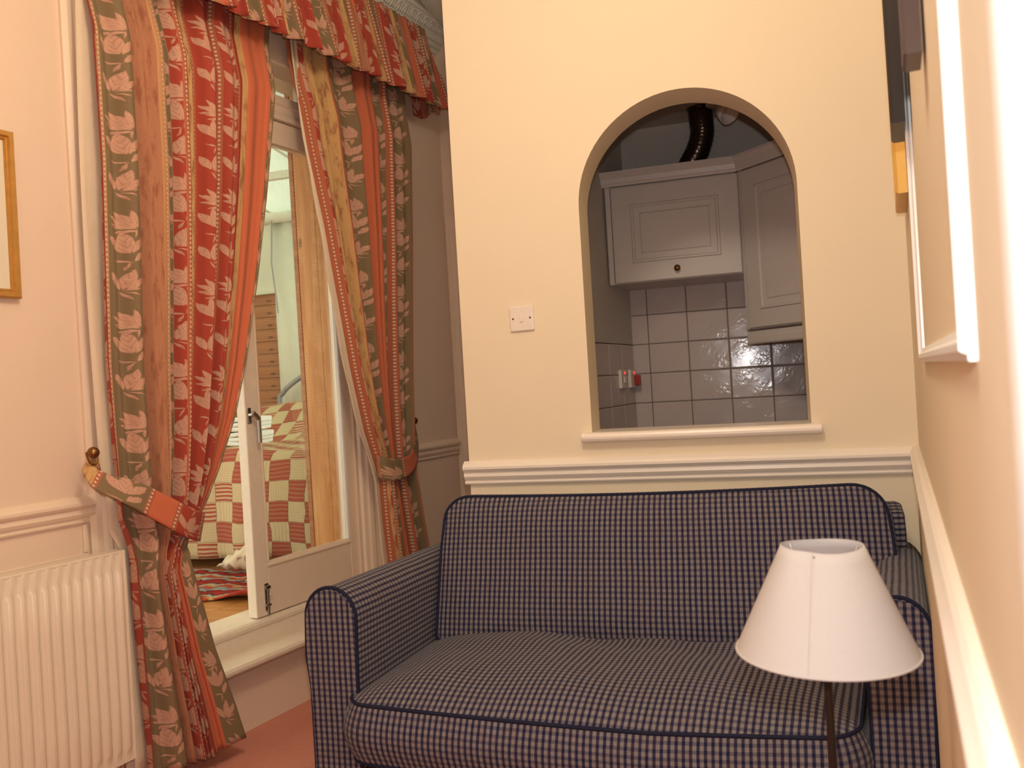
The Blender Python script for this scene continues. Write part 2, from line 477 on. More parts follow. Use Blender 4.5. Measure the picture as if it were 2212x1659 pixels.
# ---- partition with arched opening
AX, AR, AZ0, AZS, PT = -.1715, .344, 0.985, 1.745, .155
def partition():
    x0, x1 = -.953, .475
    arc = [(AX-AR, AZ0)] + [(AX-AR*math.cos(math.pi*k/40), AZS+AR*math.sin(math.pi*k/40)) for k in range(41)] + [(AX+AR, AZ0)]
    xs = [p[0] for p in arc]
    mb = MB()
    for y, flip in ((PY, False), (PY+PT, True)):
        P = []; F = []
        def quad(a, b, c, d):
            n = len(P); P.extend([(a[0], y, a[1]), (b[0], y, b[1]), (c[0], y, c[1]), (d[0], y, d[1])])
            F.append((n, n+1, n+2, n+3) if not flip else (n+3, n+2, n+1, n))
        quad((x0, 0), (AX-AR, 0), (AX-AR, CEIL), (x0, CEIL)); quad((AX+AR, 0), (x1, 0), (x1, CEIL), (AX+AR, CEIL))
        quad((AX-AR, 0), (AX+AR, 0), (AX+AR, AZ0), (AX-AR, AZ0))
        for k in range(40):
            a, b = arc[k+1], arc[k+2]
            quad(a, b, (b[0], CEIL), (a[0], CEIL))
        mb.add(P, F)
    ring = arc
    P = [(x, PY, z) for x, z in ring] + [(x, PY+PT, z) for x, z in ring]; n = len(ring)
    mb.add(P, [(i, i+n, (i+1) % n+n, (i+1) % n) for i in range(n)], None, True)
    mb.add([(x0, PY, 0), (x0, PY+PT, 0), (x0, PY+PT, CEIL), (x0, PY, CEIL)], [(0, 3, 2, 1)])
    mb.add([(x1, PY, 0), (x1, PY+PT, 0), (x1, PY+PT, CEIL), (x1, PY, CEIL)], [(0, 1, 2, 3)])
    o = mb.build('wall_back', M['wall'])
    return struct(o, 'cream partition wall with an arched serving hatch', 'wall')
wb = partition()
for p in wb.data.polygons: p.use_smooth = False
# arch sill
def bull(y0, y1, z0, z1, n=7):      # bullnose profile facing -y
    r = (z1-z0)/2; zc = (z0+z1)/2
    return [(y1, z0)] + [(y0+r-r*math.cos(t), zc+r*math.sin(t)) for t in [(-.5+k/n)*math.pi for k in range(n+1)]] + [(y1, z1)]
mb = MB(); mb.prism(bull(PY-.036, PY+PT+.012, .966, .999), -.548, .202, lambda t, a, b: (t, a, b))
struct(mb.build('trim_1', M['trim_white'], recalc=True, bevel=.004), 'rounded cream window board under the arched hatch', 'sill')

# ---- dado rail profile (offset from wall, z)
def dado_prof(zt=.92, d=.032):
    return [(0, zt), (.010, zt), (.016, zt-.004), (d-.006, zt-.010), (d, zt-.018), (d, zt-.026), (d-.006, zt-.034), (d-.012, zt-.036), (d-.012, zt-.042), (d-.010, zt-.052),
            (d-.016, zt-.062), (d-.022, zt-.064), (d-.022, zt-.070), (d-.018, zt-.074), (d-.020, zt-.079), (0, zt-.080)]
mb = MB(); mb.prism(dado_prof(.9165), -.968, .462, lambda t, a, b: (t, PY-a, b))
struct(mb.build('trim_2', M['trim_white'], recalc=True), 'cream moulded dado rail across the partition above the sofa', 'dado rail')

# ---- left wall (with French door opening) and its trims
OU0, OU1, OZT = .215, 1.50, 2.62
def wallL():
    mb = MB(); th = .22
    mb.box(-4.6, OU0, -th, 0, 0, CEIL, TL); mb.box(OU1, 2.125, -th, 0, 0, CEIL, TL)
    mb.box(OU0, OU1, -th, 0, OZT, CEIL, TL); mb.box(OU0, OU1, -th, .0, 0, .245, TL)
    return struct(mb.build('wall_left', M['wall_pink']), 'pale magnolia wall holding the French doors behind curtains', 'wall')
wallL()
PL = lambda t, a, b: TL(t, a, b)
for i, (u0, u1, lab) in enumerate(((-3.2, .118, 'cream dado rail above the radiator'), (1.52, 2.118, 'cream dado rail between the right curtain and the far corner'))):
    mb = MB(); mb.prism(dado_prof(.92, .030), u0, u1, PL)
    struct(mb.build('trim_%d' % (3+i), M['trim'], recalc=True), lab, 'dado rail')
# architrave left of the curtains (stepped moulding)
archp = [(.105, 0), (.105, .012), (.122, .018), (.140, .018), (.150, .026), (.160, .030), (.168, .026), (.172, .034), (.184, .038), (.194, .034), (.198, .020), (.216, .016), (.216, -.12), (.20, -.12), (.20, 0)]
mb = MB(); mb.loft([[TL(u, v, z) for u, v in archp] for z in (0, OZT+.05)], smooth=False)
struct(mb.build('trim_5', M['trim'], recalc=True), 'tall cream moulded architrave left of the curtains', 'architrave')
# door surround on the right, several mouldings stepping back to the leaf
sur = [(1.395, -.115), (1.395, -.060), (1.412, -.060), (1.420, -.050), (1.436, -.046), (1.444, -.052), (1.452, -.040), (1.470, -.034), (1.482, -.040), (1.49, -.012), (1.505, -.004), (1.53, .012), (1.57, .022), (1.60, .022), (1.60, 0), (1.502, 0), (1.502, -.115)]
mb = MB(); mb.loft([[TL(u, v, z) for u, v in sur] for z in (.272, OZT)], smooth=False)
struct(mb.build('trim_6', M['trim'], recalc=True), 'cream stepped door surround beside the right curtain', 'door frame')
# head of the recess
mb = MB(); mb.box(OU0, OU1+.06, -.21, .012, 2.475, OZT, TL); struct(mb.build('trim_7', M['trim'], bevel=.006), 'grey shaded timber head above the top light', 'door frame')
# step shelf under the doors + riser + worn sill
prof = [( -.10, .235), (.060, .235), (.070, .239), (.077, .248), (.078, .258), (.072, .267), (.062, .270), (-.10, .270)]
mb = MB(); mb.prism(prof, OU0+.01, OU1+.1, PL); struct(mb.build('trim_8', M['trim_worn'], recalc=True), 'cream rounded step nosing below the French doors', 'step')
prof = [(-.22, .270), (-.066, .270), (-.066, .318), (-.060, .324), (-.058, .336), (-.064, .344), (-.074, .350), (-.22, .352)]
mb = MB(); mb.prism(prof, OU0, OU1, PL); struct(mb.build('trim_9', M['trim_worn'], recalc=True), 'worn white timber threshold of the French doors', 'sill')
# lower wall panel moulding over the radiator
mb = MB(); mb.box(-3.0, .098, 0, .010, .736, .752, TL); mb.box(.084, .098, 0, .010, .752, .836, TL)
struct(mb.build('trim_10', M['trim'], bevel=.003), 'thin cream panel moulding just above the radiator', 'moulding')
# cornice with egg moulding
cprof = [(0, 2.875), (.012, 2.875), (.016, 2.89), (.030, 2.895), (.034, 2.915), (.046, 2.918), (.052, 2.93), (.070, 2.96), (.094, 2.988), (.102, 2.99), (.104, 3.01), (.14, 3.03), (.165, 3.05), (.19, 3.06), (.20, 3.09), (.20, CEIL), (0, CEIL)]
mb = MB(); mb.prism(cprof, -3.0, 2.125, PL)
co = struct(mb.build('trim_11', M['ceiling'], recalc=True), 'plaster cornice with egg moulding above the valance', 'cornice')
eggm = None
for k in range(15):
    u = 1.36+k*.052
    c = Vector(TL(u, .074, 2.957)); ax = Vector(TL(1, 0, 0))-Vector(TL(0, 0, 0))
    nn = ((Vector(TL(0, 1, 0))-Vector(TL(0, 0, 0)))*.72 - Vector((0, 0, 1))*.69).normalized(); w = nn.cross(ax).normalized()
    if eggm is None:
        mb = MB()
        for rr, r0 in ((.0205, .0038), (.0145, .0034)):
            pts = [tuple(c + ax*(rr*math.cos(t)) + w*(rr*1.45*math.sin(t)) + nn*.004) for t in [math.pi*(-.12+1.24*q/14) for q in range(15)]]
            mb.tube(pts, r0, 6)
        pts = [tuple(c + w*(q*.016) + nn*.003) for q in (-1, -.5, 0, .5, 1)]
        mb.tube(pts, lambda s: .007*math.sin(math.pi*min(max(s, .12), .88)), 8)
        e = mb.build('egg_moulding', M['ceiling'], co); eggm = (e, c.copy())
    else:
        e = eggm[0].copy(); COL.objects.link(e); e.parent = co; e.location = c-eggm[1]

# ---- end wall of the passage + architrave
EX, EY, _ = TL(2.125, 0, 0)
mb = MB(); mb.box(EX-.3, -.60, EY, EY+.1, 0, CEIL); struct(mb.build('wall_end', M['wall_pink']), 'sliver of magnolia wall closing the passage behind the partition', 'wall')
ap = [(0, 0), (.0, .018), (.02, .024), (.03, .018), (.06, .022), (.075, .03), (.09, .03), (.09, 0)]
mb = MB(); mb.loft([[(EX+.012+a, EY-b, z) for a, b in ap] for z in (0, 2.05)], smooth=False)
struct(mb.build('trim_12', M['trim'], recalc=True), 'cream door architrave in the far corner behind the partition', 'architrave')

# ---- right wall with panel moulding, dado, casing
mb = MB(); mb.box(-.285, 2.20, -.12, 0, 0, CEIL, TR); mb.box(-.27, 2.19, 0, .012, .16, .845, TR)
struct(mb.build('wall_right', M['wall']), 'cream right wall running past the camera', 'wall')
PR = lambda t, a, b: TR(t, a, b)
mb = MB(); mb.prism(dado_prof(.92, .026), -.285, 2.165, PR); struct(mb.build('trim_13', M['trim_white'], recalc=True), 'cream dado rail receding along the right wall', 'dado rail')
def frame_strip(u0, u1, z0, z1, w=.026, d=.011):
    prof = [(0, 0), (0, d*.5), (w*.2, d*.55), (w*.3, d), (w*.55, d), (w*.7, d*.6), (w, d*.35), (w, 0)]
    mb = MB()
    cor = [(u0, z0, 1, 1), (u1, z0, -1, 1), (u1, z1, -1, -1), (u0, z1, 1, -1)]
    rings = [[TR(u+su*a, b, z+sz*a) for a, b in prof] for u, z, su, sz in cor]
    rings.append(rings[0]); mb.loft(rings, caps=False, smooth=False); return mb
struct(frame_strip(.088, 1.17, 1.168, 2.65).build('trim_14', M['white'], recalc=True), 'white wall panel moulding under the pictures on the right', 'moulding')
cas = [(-.285, 0), (-.285, .016), (-.30, .022), (-.36, .022), (-.375, .028), (-.41, .028), (-.41, -.12), (-.285, -.12)]
mb = MB(); mb.loft([[TR(u, v, z) for u, v in cas] for z in (0, CEIL)], smooth=False)
struct(mb.build('trim_15', M['white'], recalc=True), 'blurred white door casing nearest the camera', 'door frame')
# unseen remainder of the room shell
mb = MB(); mb.box(-2.9, 1.3, -2.66, -2.6, 0, CEIL); struct(mb.build('wall_front', M['wall']), 'cream wall behind the camera', 'wall')
mb = MB(); mb.box(1.3, 1.36, -2.6, 4.2, 0, CEIL); struct(mb.build('wall_far_right', M['wall']), 'cream wall beyond the doorway on the right', 'wall')

# ---- kitchen shell
KY, KC, KX1 = 4.10, 2.39, .64
kx = lambda y: -.552-.158*(4.1-y)
mb = MB(); mb.box(-1.0, KX1, KY, KY+.08, 0, CEIL); kb = struct(mb.build('wall_kitchen_back', M['grout']), 'tiled back wall of the kitchenette seen through the arch', 'wall')
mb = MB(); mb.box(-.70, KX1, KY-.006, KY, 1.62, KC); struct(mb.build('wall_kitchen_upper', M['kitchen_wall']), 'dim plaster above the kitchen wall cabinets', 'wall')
KA = math.atan(.158)
def TK(s, v, z):   # kitchen left wall; s measured back from the corner, v into kitchen
    return (-.552-s*math.sin(KA)+v*math.cos(KA), KY-s*math.cos(KA)-v*math.sin(KA), z)
mb = MB(); mb.box(-.02, 1.26, -.05, 0, 0, 1.336, TK); kl = struct(mb.build('wall_kitchen_left', M['grout']), 'tiled side wall of the kitchenette behind the arch', 'wall')
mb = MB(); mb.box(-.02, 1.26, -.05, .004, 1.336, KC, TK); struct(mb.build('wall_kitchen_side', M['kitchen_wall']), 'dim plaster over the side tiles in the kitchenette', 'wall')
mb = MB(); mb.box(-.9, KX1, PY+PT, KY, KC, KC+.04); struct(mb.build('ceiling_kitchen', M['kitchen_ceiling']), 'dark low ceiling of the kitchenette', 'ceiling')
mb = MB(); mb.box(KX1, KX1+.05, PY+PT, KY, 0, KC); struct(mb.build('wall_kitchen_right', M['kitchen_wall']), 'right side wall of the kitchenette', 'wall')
# tiles
tmb = MB()
tw, tz, TWd, TZd = .1905, .1440, .1875, .1410
def tile_mesh():
    mb = MB(); n = 6; d = .006; b = .005
    r = []
    for (ins, y) in ((0, 0), (0, -d*.6), (b, -d)):
        r.append([(ins, y, ins), (TWd-ins, y, ins), (TWd-ins, y, TZd-ins), (ins, y, TZd-ins)])
    return mb.loft(r, smooth=False)
proto = None
colx = [-.278+tw*k for k in range(-2, 4)]
for r in range(7):
    z = 1.333-tz*(4-r)+.0015
    for x in colx:
        if x+TWd > KX1: continue
        w = TWd
        if proto is None:
            proto = tile_mesh().build('tile', M['tile'], kb); tdata = proto.data
            o = proto
        else:
            o = bpy.data.objects.new('tile', tdata); COL.objects.link(o); o.parent = kb
        o.location = (x-kb.location.x, KY-kb.location.y, z-kb.location.z)
        if proto is o:
            tdata.transform(Matrix.Translation(kb.location)); 
        if x < -.56: o.scale.x = (x+TWd+.553)/TWd if x+TWd > -.553 else .01; o.location.x = -.553-kb.location.x
for r in range(5):
    z = 1.333-tz*(5-r)+.0015
    if z+TZd > 1.352: continue
    for k in range(3):
        s0 = .012+k*tw
        o = bpy.data.objects.new('tile', tdata); COL.objects.link(o); o.parent = kl
        p = Vector(TK(s0+TWd, .0, z))-kl.location
        o.location = p; o.rotation_euler = (0, 0, math.pi/2-KA)

# ================================================================== FRENCH DOOR AND TOP LIGHT
DV0, DV1 = -.118, -.072
dr = thing('door_1', TL(1.1, -.09, .352), 'glazed cream French door leaf with pine post behind its glass', 'door', kind='structure')
U0, U1 = .800, 1.395
MB().box(U0, .866, DV0, DV1, .354, 2.285, TL).build('stile', M['trim_worn'], dr, bevel=.004)
MB().box(1.345, U1, DV0, DV1, .354, 2.285, TL).build('stile', M['trim'], dr, bevel=.004)
MB().box(.866, 1.345, DV0, DV1, .354, .535, TL).build('bottom_rail', M['trim'], dr, bevel=.004)
MB().box(.866, 1.345, DV0, DV1, 2.190, 2.285, TL).build('top_rail', M['trim'], dr, bevel=.004)
bd = MB(); bd.prism([(.866, .535), (.866, .551)][0:0] or [(DV1-.016, .535), (DV1+.004, .535), (DV1+.006, .541), (DV1-.002, .552), (DV1-.016, .555)], .866, 1.345, lambda t, a, b: TL(t, a, b))
bd.build('glazing_bead', M['trim'], dr, recalc=True)
MB().box(1.330, 1.345, DV1-.016, DV1+.003, .552, 2.19, TL).build('glazing_bead', M['white'], dr, bevel=.004)
MB().box(.866, .876, DV1-.016, DV1+.003, .552, 2.19, TL).build('glazing_bead', M['trim'], dr, bevel=.004)
MB().box(.872, 1.335, -.097, -.093, .545, 2.195, TL).build('pane', M['glass'], dr)
# espagnolette handle on the stile
hb = MB(); hb.box(.806, .824, DV1, DV1+.006, 1.085, 1.145, TL); h0 = hb.build('handle_plate', M['chrome'], dr, bevel=.003)
hm = MB(); hm.tube([TL(.815, DV1+.004, 1.118), TL(.815, DV1+.028, 1.118)], .008, 10)
hm.tube([TL(.808, DV1+.030, 1.126), TL(.824, DV1+.032, 1.112), TL(.832, DV1+.033, 1.10)], .009, 10)
hm.tube([TL(.832, DV1+.033, 1.108), TL(.834, DV1+.032, 1.07), TL(.836, DV1+.030, 1.012)], .0065, 10)
hm.build('lever', M['chrome'], h0)
# barrel bolt
bb = MB(); bb.box(.842, .862, DV1, DV1+.003, .372, .475, TL); b0 = bb.build('bolt_plate', M['chrome'], dr, bevel=.002)
bm_ = MB(); bm_.tube([TL(.852, DV1+.008, .360), TL(.852, DV1+.008, .470)], .005, 10); bm_.tube([TL(.852, DV1+.008, .43), TL(.866, DV1+.018, .43)], .003, 8)
bm_.build('bolt', M['chrome'], b0)
bk = MB(); bk.box(.840, .864, DV1, DV1+.013, .455, .467, TL); bk.box(.840, .864, DV1, DV1+.013, .39, .398, TL); bk.build('keep', M['chrome'], b0, bevel=.002)
# transom and top light
w1 = thing('window_1', TL(.9, -.08, 2.287), 'narrow top light over the French doors between the curtains', 'window', kind='structure')
tp = [(-.12, 2.287), (-.052, 2.287), (-.048, 2.300), (-.060, 2.325), (-.060, 2.345), (-.052, 2.352), (-.056, 2.385), (-.12, 2.388)]
MB().prism(tp, OU0, OU1, PL).build('transom', M['trim'], w1, recalc=True)
MB().box(OU0, OU1, -.098, -.094, 2.386, 2.476, TL).build('pane', M['glass'], w1)
MB().box(1.20, 1.235, -.118, -.075, 2.386, 2.476, TL).build('mullion', M['trim'], w1, bevel=.003)

# ================================================================== BEDROOM BEYOND THE DOORS
BZ = .30
fl = thing('floor_bedroom', TL(.9, -2.4, BZ-.05), 'orange wooden floorboards of the room beyond the doors', 'floor', kind='structure')
fp = None
step = Vector(TL(0, -.15, 0))-Vector(TL(0, 0, 0))
for k in range(30):
    if fp is None: fp = MB().box(-2.6, 5.2, -.370, -.223, BZ-.05, BZ, TL).build('floorboard', M['floor_wood'], fl)
    else:
        o = fp.copy(); COL.objects.link(o); o.parent = fl; o.location = step*k
# pine planked wall at the far end
pw_ = thing('wall_pine', (-4.2, 6.3, BZ), 'pine planked far wall of the bedroom behind the bed', 'wall', kind='structure')
pp = None
for k in range(17):
    z = BZ+.01+k*.105
    if pp is None: pp = MB().box(-6.2, -1.5, 6.28, 6.31, z, z+.101).build('plank', M['pine_dark'], pw_, bevel=.003)
    else:
        o = pp.copy(); COL.objects.link(o); o.parent = pw_; o.location = (0, 0, k*.105)
MB().box(-6.2, -1.5, 6.31, 6.34, BZ, 2.75).build('backing', M['grey_blind'], pw_)
mb = MB(); mb.box(-6.3, -6.2, 1.0, 6.4, BZ, 2.9); struct(mb.build('wall_bedroom_side', M['grey_blind']), 'white side wall of the bedroom', 'wall')
# white roller blind over the pine wall
rb = thing('roller_blind', (-4.15, 6.24, 2.08), 'white roller blind hanging above the pine planks', 'blind')
MB().box(-4.9, -3.74, 6.238, 6.246, 2.10, 2.70).build('cloth', M['grey_blind'], rb)
MB().tube([(-4.9, 6.235, 2.70), (-3.74, 6.235, 2.70)], .035, 12).build('roller', M['grey_blind'], rb)
MB().box(-4.9, -3.74, 6.225, 6.26, 2.075, 2.112).build('bottom_bar', M['grey_blind'], rb, bevel=.006)
# tall white panel hanging beside it
tb = thing('door_blind', (-3.3, 6.1, BZ), 'tall white fabric blind behind the bed headboard', 'blind')
P = []; U = []
for i in range(2):
    P.append([]); U.append([])
    for k in range(30):
        x = -3.76+k*.034; P[-1].append((x, 6.08+.012*math.sin(k*1.1), (BZ+.02, 2.66)[i])); U[-1].append((x, i))
MB().grid(P, U).build('cloth', M['grey_blind'], tb)
tb.children[0].modifiers.new('thickness', 'SOLIDIFY').thickness = .01
MB().tube([(-3.80, 6.06, 2.675), (-2.76, 6.06, 2.675)], .045, 14).build('roller', M['grey_blind'], tb)
MB().tube([(-3.72, 6.03, 2.66), (-3.745, 6.03, 2.3), (-3.715, 6.03, 1.95), (-3.71, 6.03, 1.88)], .006, 6).build('pull_cord', M['bed_metal'], tb)
# translucent roof + purlins
def roofz(y): return 3.22 + (2.74-3.22)*(y-1.5)/(6.4-1.5)
rf = thing('ceiling_bedroom', (-3.9, 4.0, 2.7), 'sloping white translucent roof over the bedroom', 'roof', kind='structure')
for k in range(6):
    x0 = -6.3+k*.82
    mb = MB(); mb.add([(x0, 1.0, roofz(1.0)), (x0+.80, 1.0, roofz(1.0)), (x0+.80, 6.45, roofz(6.45)), (x0, 6.45, roofz(6.45)),
                       (x0, 1.0, roofz(1.0)+.012), (x0+.80, 1.0, roofz(1.0)+.012), (x0+.80, 6.45, roofz(6.45)+.012), (x0, 6.45, roofz(6.45)+.012)],
                      [(0,3,2,1),(4,5,6,7),(0,1,5,4),(1,2,6,5),(2,3,7,6),(3,0,4,7)]); mb.build('panel', M['roof'], rf)
for k in range(7):
    x0 = -6.31+k*.82
    MB().loft([[(x0, y, roofz(y)-.004), (x0+.024, y, roofz(y)-.004), (x0+.024, y, roofz(y)+.02), (x0, y, roofz(y)+.02)] for y in (1.0, 6.45)], smooth=False).build('glazing_bar', M['grey_blind'], rf)
for y in (4.05, 5.35):
    MB().box(-6.2, -1.2, y, y+.05, roofz(y)-.06, roofz(y)-.005).build('purlin', M['grey_blind'], rf)
# pine post just outside the doors
pj = thing('pine_post', (-1.9, 3.45, BZ), 'honey pine board post standing just behind the door glass', 'post')
MB().box(-2.005, -1.905, 3.46, 3.50, BZ, 2.62).build('board', M['pine'], pj, bevel=.003)
MB().box(-1.903, -1.84, 3.455, 3.495, BZ, 2.62).build('board', M['pine'], pj, bevel=.003)
MB().box(-2.03, -2.007, 3.46, 3.52, BZ, 2.62).build('edge_strip', M['pine_dark'], pj, bevel=.003)
# bed
BX0, BX1, BY0, BY1 = -3.45, -1.98, 3.78, 5.85
bed = thing('bed', ((BX0+BX1)/2, (BY0+BY1)/2, BZ), 'double bed under a red and cream patchwork quilt', 'bed')
MB().box(BX0+.06, BX1-.06, BY0+.1, BY1, BZ+.03, .80).build('mattress', M['towel'], bed, bevel=.05, seg=4)
def quilt():
    nx, ns = 60, 70
    P = []; U = []
    # path over the foot: up the drop then along the top
    for j in range(ns):
        t = j/(ns-1)*(.62+2.0)
        row = []; ur = []
        for i in range(nx):
            x = BX0 + (BX1-BX0)*i/(nx-1)
            drop = .55
            fold = math.sin(x*17+.8)*.5+math.sin(x*31)*.3
            if t < drop:
                k = t/drop
                y = BY0-.015 - (1-k)*.05*(1+fold*.6) - .03*math.sin(k*math.pi); z = BZ+.055+(.885-BZ-.055)*k
            else:
                q = t-drop; y = BY0-.015+q
                bl = min(1, max(0, (q-.95)/.45)); z = .885+.025*math.sin(min(1, q/.06)*math.pi/2)+.225*bl*bl*(3-2*bl) + .012*math.sin(x*9+q*7)
            edge = min(i, nx-1-i)/(nx-1)
            if edge < .04: z -= (.04-edge)*2.0 if t >= drop else 0
            row.append((x, y, z)); ur.append((x+.03, t+.02))
        P.append(row); U.append(ur)
    o = MB().grid(P, U).build('quilt', M['quilt'], bed)
    o.modifiers.new('thickness', 'SOLIDIFY').thickness = .02
    # side drops
    for xs in (BX0, BX1):
        P = []; U = []
        for j in range(16):
            row = []; ur = []
            for i in range(50):
                q = i/49*1.95; bl = min(1, max(0, (q-.95)/.45)); zt = .83+.2*bl
                k = j/15; s = 1 if xs == BX1 else -1
                row.append((xs+s*(.0+.03*(1-k)*(1+.6*math.sin(q*16))), BY0+q, BZ+.06+(zt-BZ-.06)*k)); ur.append((q+.4, k*.5))
            P.append(row); U.append(ur)
        oo = MB().grid(P, U).build('quilt_drop', M['quilt'], bed); oo.modifiers.new('thickness', 'SOLIDIFY').thickness = .015
quilt()
hm = MB()
hz = lambda pts: [(x, 5.92, z) for x, z in pts]
def smoothpts(pts, n=8):
    out = []
    for i in range(len(pts)-1):
        p0 = pts[max(i-1, 0)]; p1 = pts[i]; p2 = pts[i+1]; p3 = pts[min(i+2, len(pts)-1)]
        for k in range(n):
            t = k/n
            out.append(tuple(.5*((2*p1[d])+(-p0[d]+p2[d])*t+(2*p0[d]-5*p1[d]+4*p2[d]-p3[d])*t*t+(-p0[d]+3*p1[d]-3*p2[d]+p3[d])*t**3) for d in range(len(p1))))
    out.append(tuple(pts[-1])); return out
hm.tube(smoothpts(hz([(-3.68, .35), (-3.68, 1.10), (-3.64, 1.22), (-3.52, 1.31), (-3.40, 1.37), (-3.30, 1.47), (-3.1, 1.60), (-2.7, 1.68), (-2.3, 1.60), (-2.1, 1.47), (-2.0, 1.37), (-1.88, 1.31), (-1.76, 1.22), (-1.72, 1.10), (-1.72, .35)])), .020, 10)
hb_ = hm.build('headboard', M['bed_metal'], bed)
MB().tube(smoothpts(hz([(-3.42, 1.355), (-3.33, 1.27), (-3.18, 1.20), (-2.95, 1.17), (-2.7, 1.16), (-2.45, 1.17), (-2.2, 1.2), (-2.05, 1.28), (-1.98, 1.355)])), .011, 8).build('scroll_bar', M['bed_metal'], hb_)
# folded towels on the bed
def towel(x0, x1, y0, y1, z0, h, label, twist):
    t = thing('folded_towel', ((x0+x1)/2, (y0+y1)/2, z0), label, 'towel', 'folded white towels on the bed')
    # folded layers: a spiral cross-section extruded across
    lay = 3
    for q in range(lay):
        zz = z0+h*q/lay; hh = h/lay*.96; r = hh/2
        prof = []
        for k in range(9): a = math.pi/2+math.pi*k/8; prof.append((y0+.004*q+r+r*math.cos(a), zz+r+r*math.sin(a)))
        for k in range(9): a = -math.pi/2+math.pi*k/8; prof.append((y1-.01*q-r+r*math.cos(a), zz+r+r*math.sin(a)))
        c = ((x0+x1)/2, (y0+y1)/2)
        def PT_(t_, a, b, q=q):
            dx, dy = t_-c[0], a-c[1]; ca, sa = math.cos(twist), math.sin(twist)
            return (c[0]+dx*ca-dy*sa, c[1]+dx*sa+dy*ca, b+.004*math.sin(t_*30+q))
        MB().prism(prof, x0+.006*q, x1-.008*(lay-q), PT_, smooth=True, n=8).build('fold', M['towel'], t)
towel(-3.0, -2.655, 3.97, 4.24, .925, .075, 'lower folded white towel on the patchwork quilt', math.radians(12))
towel(-2.985, -2.66, 3.98, 4.23, 1.006, .075, 'upper folded white towel on top of the other', math.radians(9))
# crumpled linen cloth at the bed foot
P = []; U = []
for i in range(14):
    row = []; ur = []
    for j in range(14):
        a, b = i/13, j/13
        x = -2.60+.15*a+.012*math.sin(b*9); y = 3.60-.05*math.sin(b*math.pi)+.012*math.sin(a*8); z = BZ+.024+.14*(1-b)*(.45+.55*a)+.008*math.sin(a*17+b*11)
        row.append((x, y, max(z, BZ+.026))); ur.append((a, b))
    P.append(row); U.append(ur)
o = MB().grid(P, U).build('draped_cloth', M['lining']); o.modifiers.new('thickness', 'SOLIDIFY').thickness = .008
tag(o, 'crumpled linen cloth on the rug at the foot of the bed', 'cloth')
# rug
P = []; U = []
for i in range(40):
    row = []; ur = []
    for j in range(24):
        x = -3.98+i*.049; y = 3.10+.56*j/23 + .012*math.sin(i*1.7)*(j == 0)
        z = BZ+.010+.006*math.sin(i*.9+j*.5)+(.02*math.exp(-j*.8)*(1+math.sin(i*.7)))
        row.append((x, y, z)); ur.append((x, y))
    P.append(row); U.append(ur)
o = MB().grid(P, U).build('kilim_rug', M['rug']); o.modifiers.new('thickness', 'SOLIDIFY').thickness = .008
tag(o, 'red and grey kilim rug on the wooden floor before the bed', 'rug')

# ================================================================== CURTAINS
def interp(tab, z):
    zs = [r[0] for r in tab]
    return [float(np.interp(z, zs, [r[c] for r in tab])) for c in range(1, len(tab[0]))]
def tau_for(ratio):
    if ratio > .985: return 50.0
    lo, hi = .02, 50.0
    for _ in range(50):
        m = math.sqrt(lo*hi)
        if m*(1-math.exp(-1/m)) < ratio: lo = m
        else: hi = m
    return lo
def curtain_surface(tab, Wtop, nfold, v0, A, z0, z1, nz, ns, hem=None, mirror=False, seed=0, warp=None):
    # tab rows (z ascending): z, uL, uR
    P = []; U = []
    ph = [1.3*seed+.7, 2.1+seed, .4*seed]
    for j in range(nz):
        z = z0+(z1-z0)*j/(nz-1)
        uL, uR = interp(tab, z); W = uR-uL; tau = tau_for(min(1, W/Wtop)); den = 1-math.exp(-1/tau)
        row = []; ur = []
        for i in range(ns):
            s = i/(ns-1)
            q = 1-s if mirror else s
            fr = (1-math.exp(-q/tau))/den
            if warp and z < .80:
                bl = min(1, (.80-z)/.14); fr = fr*(1-bl)+float(np.interp(s, warp[0], warp[1]))*bl
            u = (uR-W*fr) if mirror else (uL+W*fr)
            comp = min(1, (W/Wtop))
            w = math.sin(2*math.pi*nfold*s+ph[0]+.35*math.sin(z*1.3+s*5)) + .45*math.sin(2*math.pi*nfold*1.63*s+ph[1]+z*.5) + .2*math.sin(2*math.pi*nfold*2.7*s+ph[2])
            w = math.copysign(abs(w/1.4)**.8, w)
            amp = A*(.75+.5*(1-comp))*(1 if mirror else 1-.72*min(1, max(0, (s-.76)/.08)))
            v = v0(z, s) + amp*w
            zz = z
            row.append(TL(u + .006*w*(1-2*s), v, zz)); ur.append((s, z))
        P.append(row); U.append(ur)
    return P, U
# --- left curtain
LT = [(.06, .172, .515), (.204, .170, .472), (.39, .166, .410), (.563, .163, .368), (.70, .162, .332), (.76, .152, .350), (.806, .138, .387), (.846, .125, .417), (.958, .120, .482),
      (1.121, .115, .562), (1.308, .111, .627), (1.602, .120, .703), (1.908, .128, .770), (2.224, .125, .829), (2.547, .122, .882), (2.75, .122, .90)]
lc = thing('curtain', TL(.45, .12, .05), 'left red and olive striped leaf curtain tied back beside the radiator', 'curtain', 'tied back door curtains')
v0L = lambda z, s: (.115 + .02*s + (.018 if z < .72 else 0)*s)*(1-.38*min(1, max(0, (z-2.30)/.18)))
P, U = curtain_surface(LT, .76, 7, v0L, .034, .062, 2.74, 150, 300, seed=1,
    warp=([0, .044, .167, .276, .374, .50, .79, .812, .965, 1], [0, .10, .36, .42, .47, .52, .60, .62, .74, 1]))
o = MB().grid(P, U).build('drape', M['curtain_left'], lc); o.modifiers.new('thickness', 'SOLIDIFY').thickness = .003
Pl = []
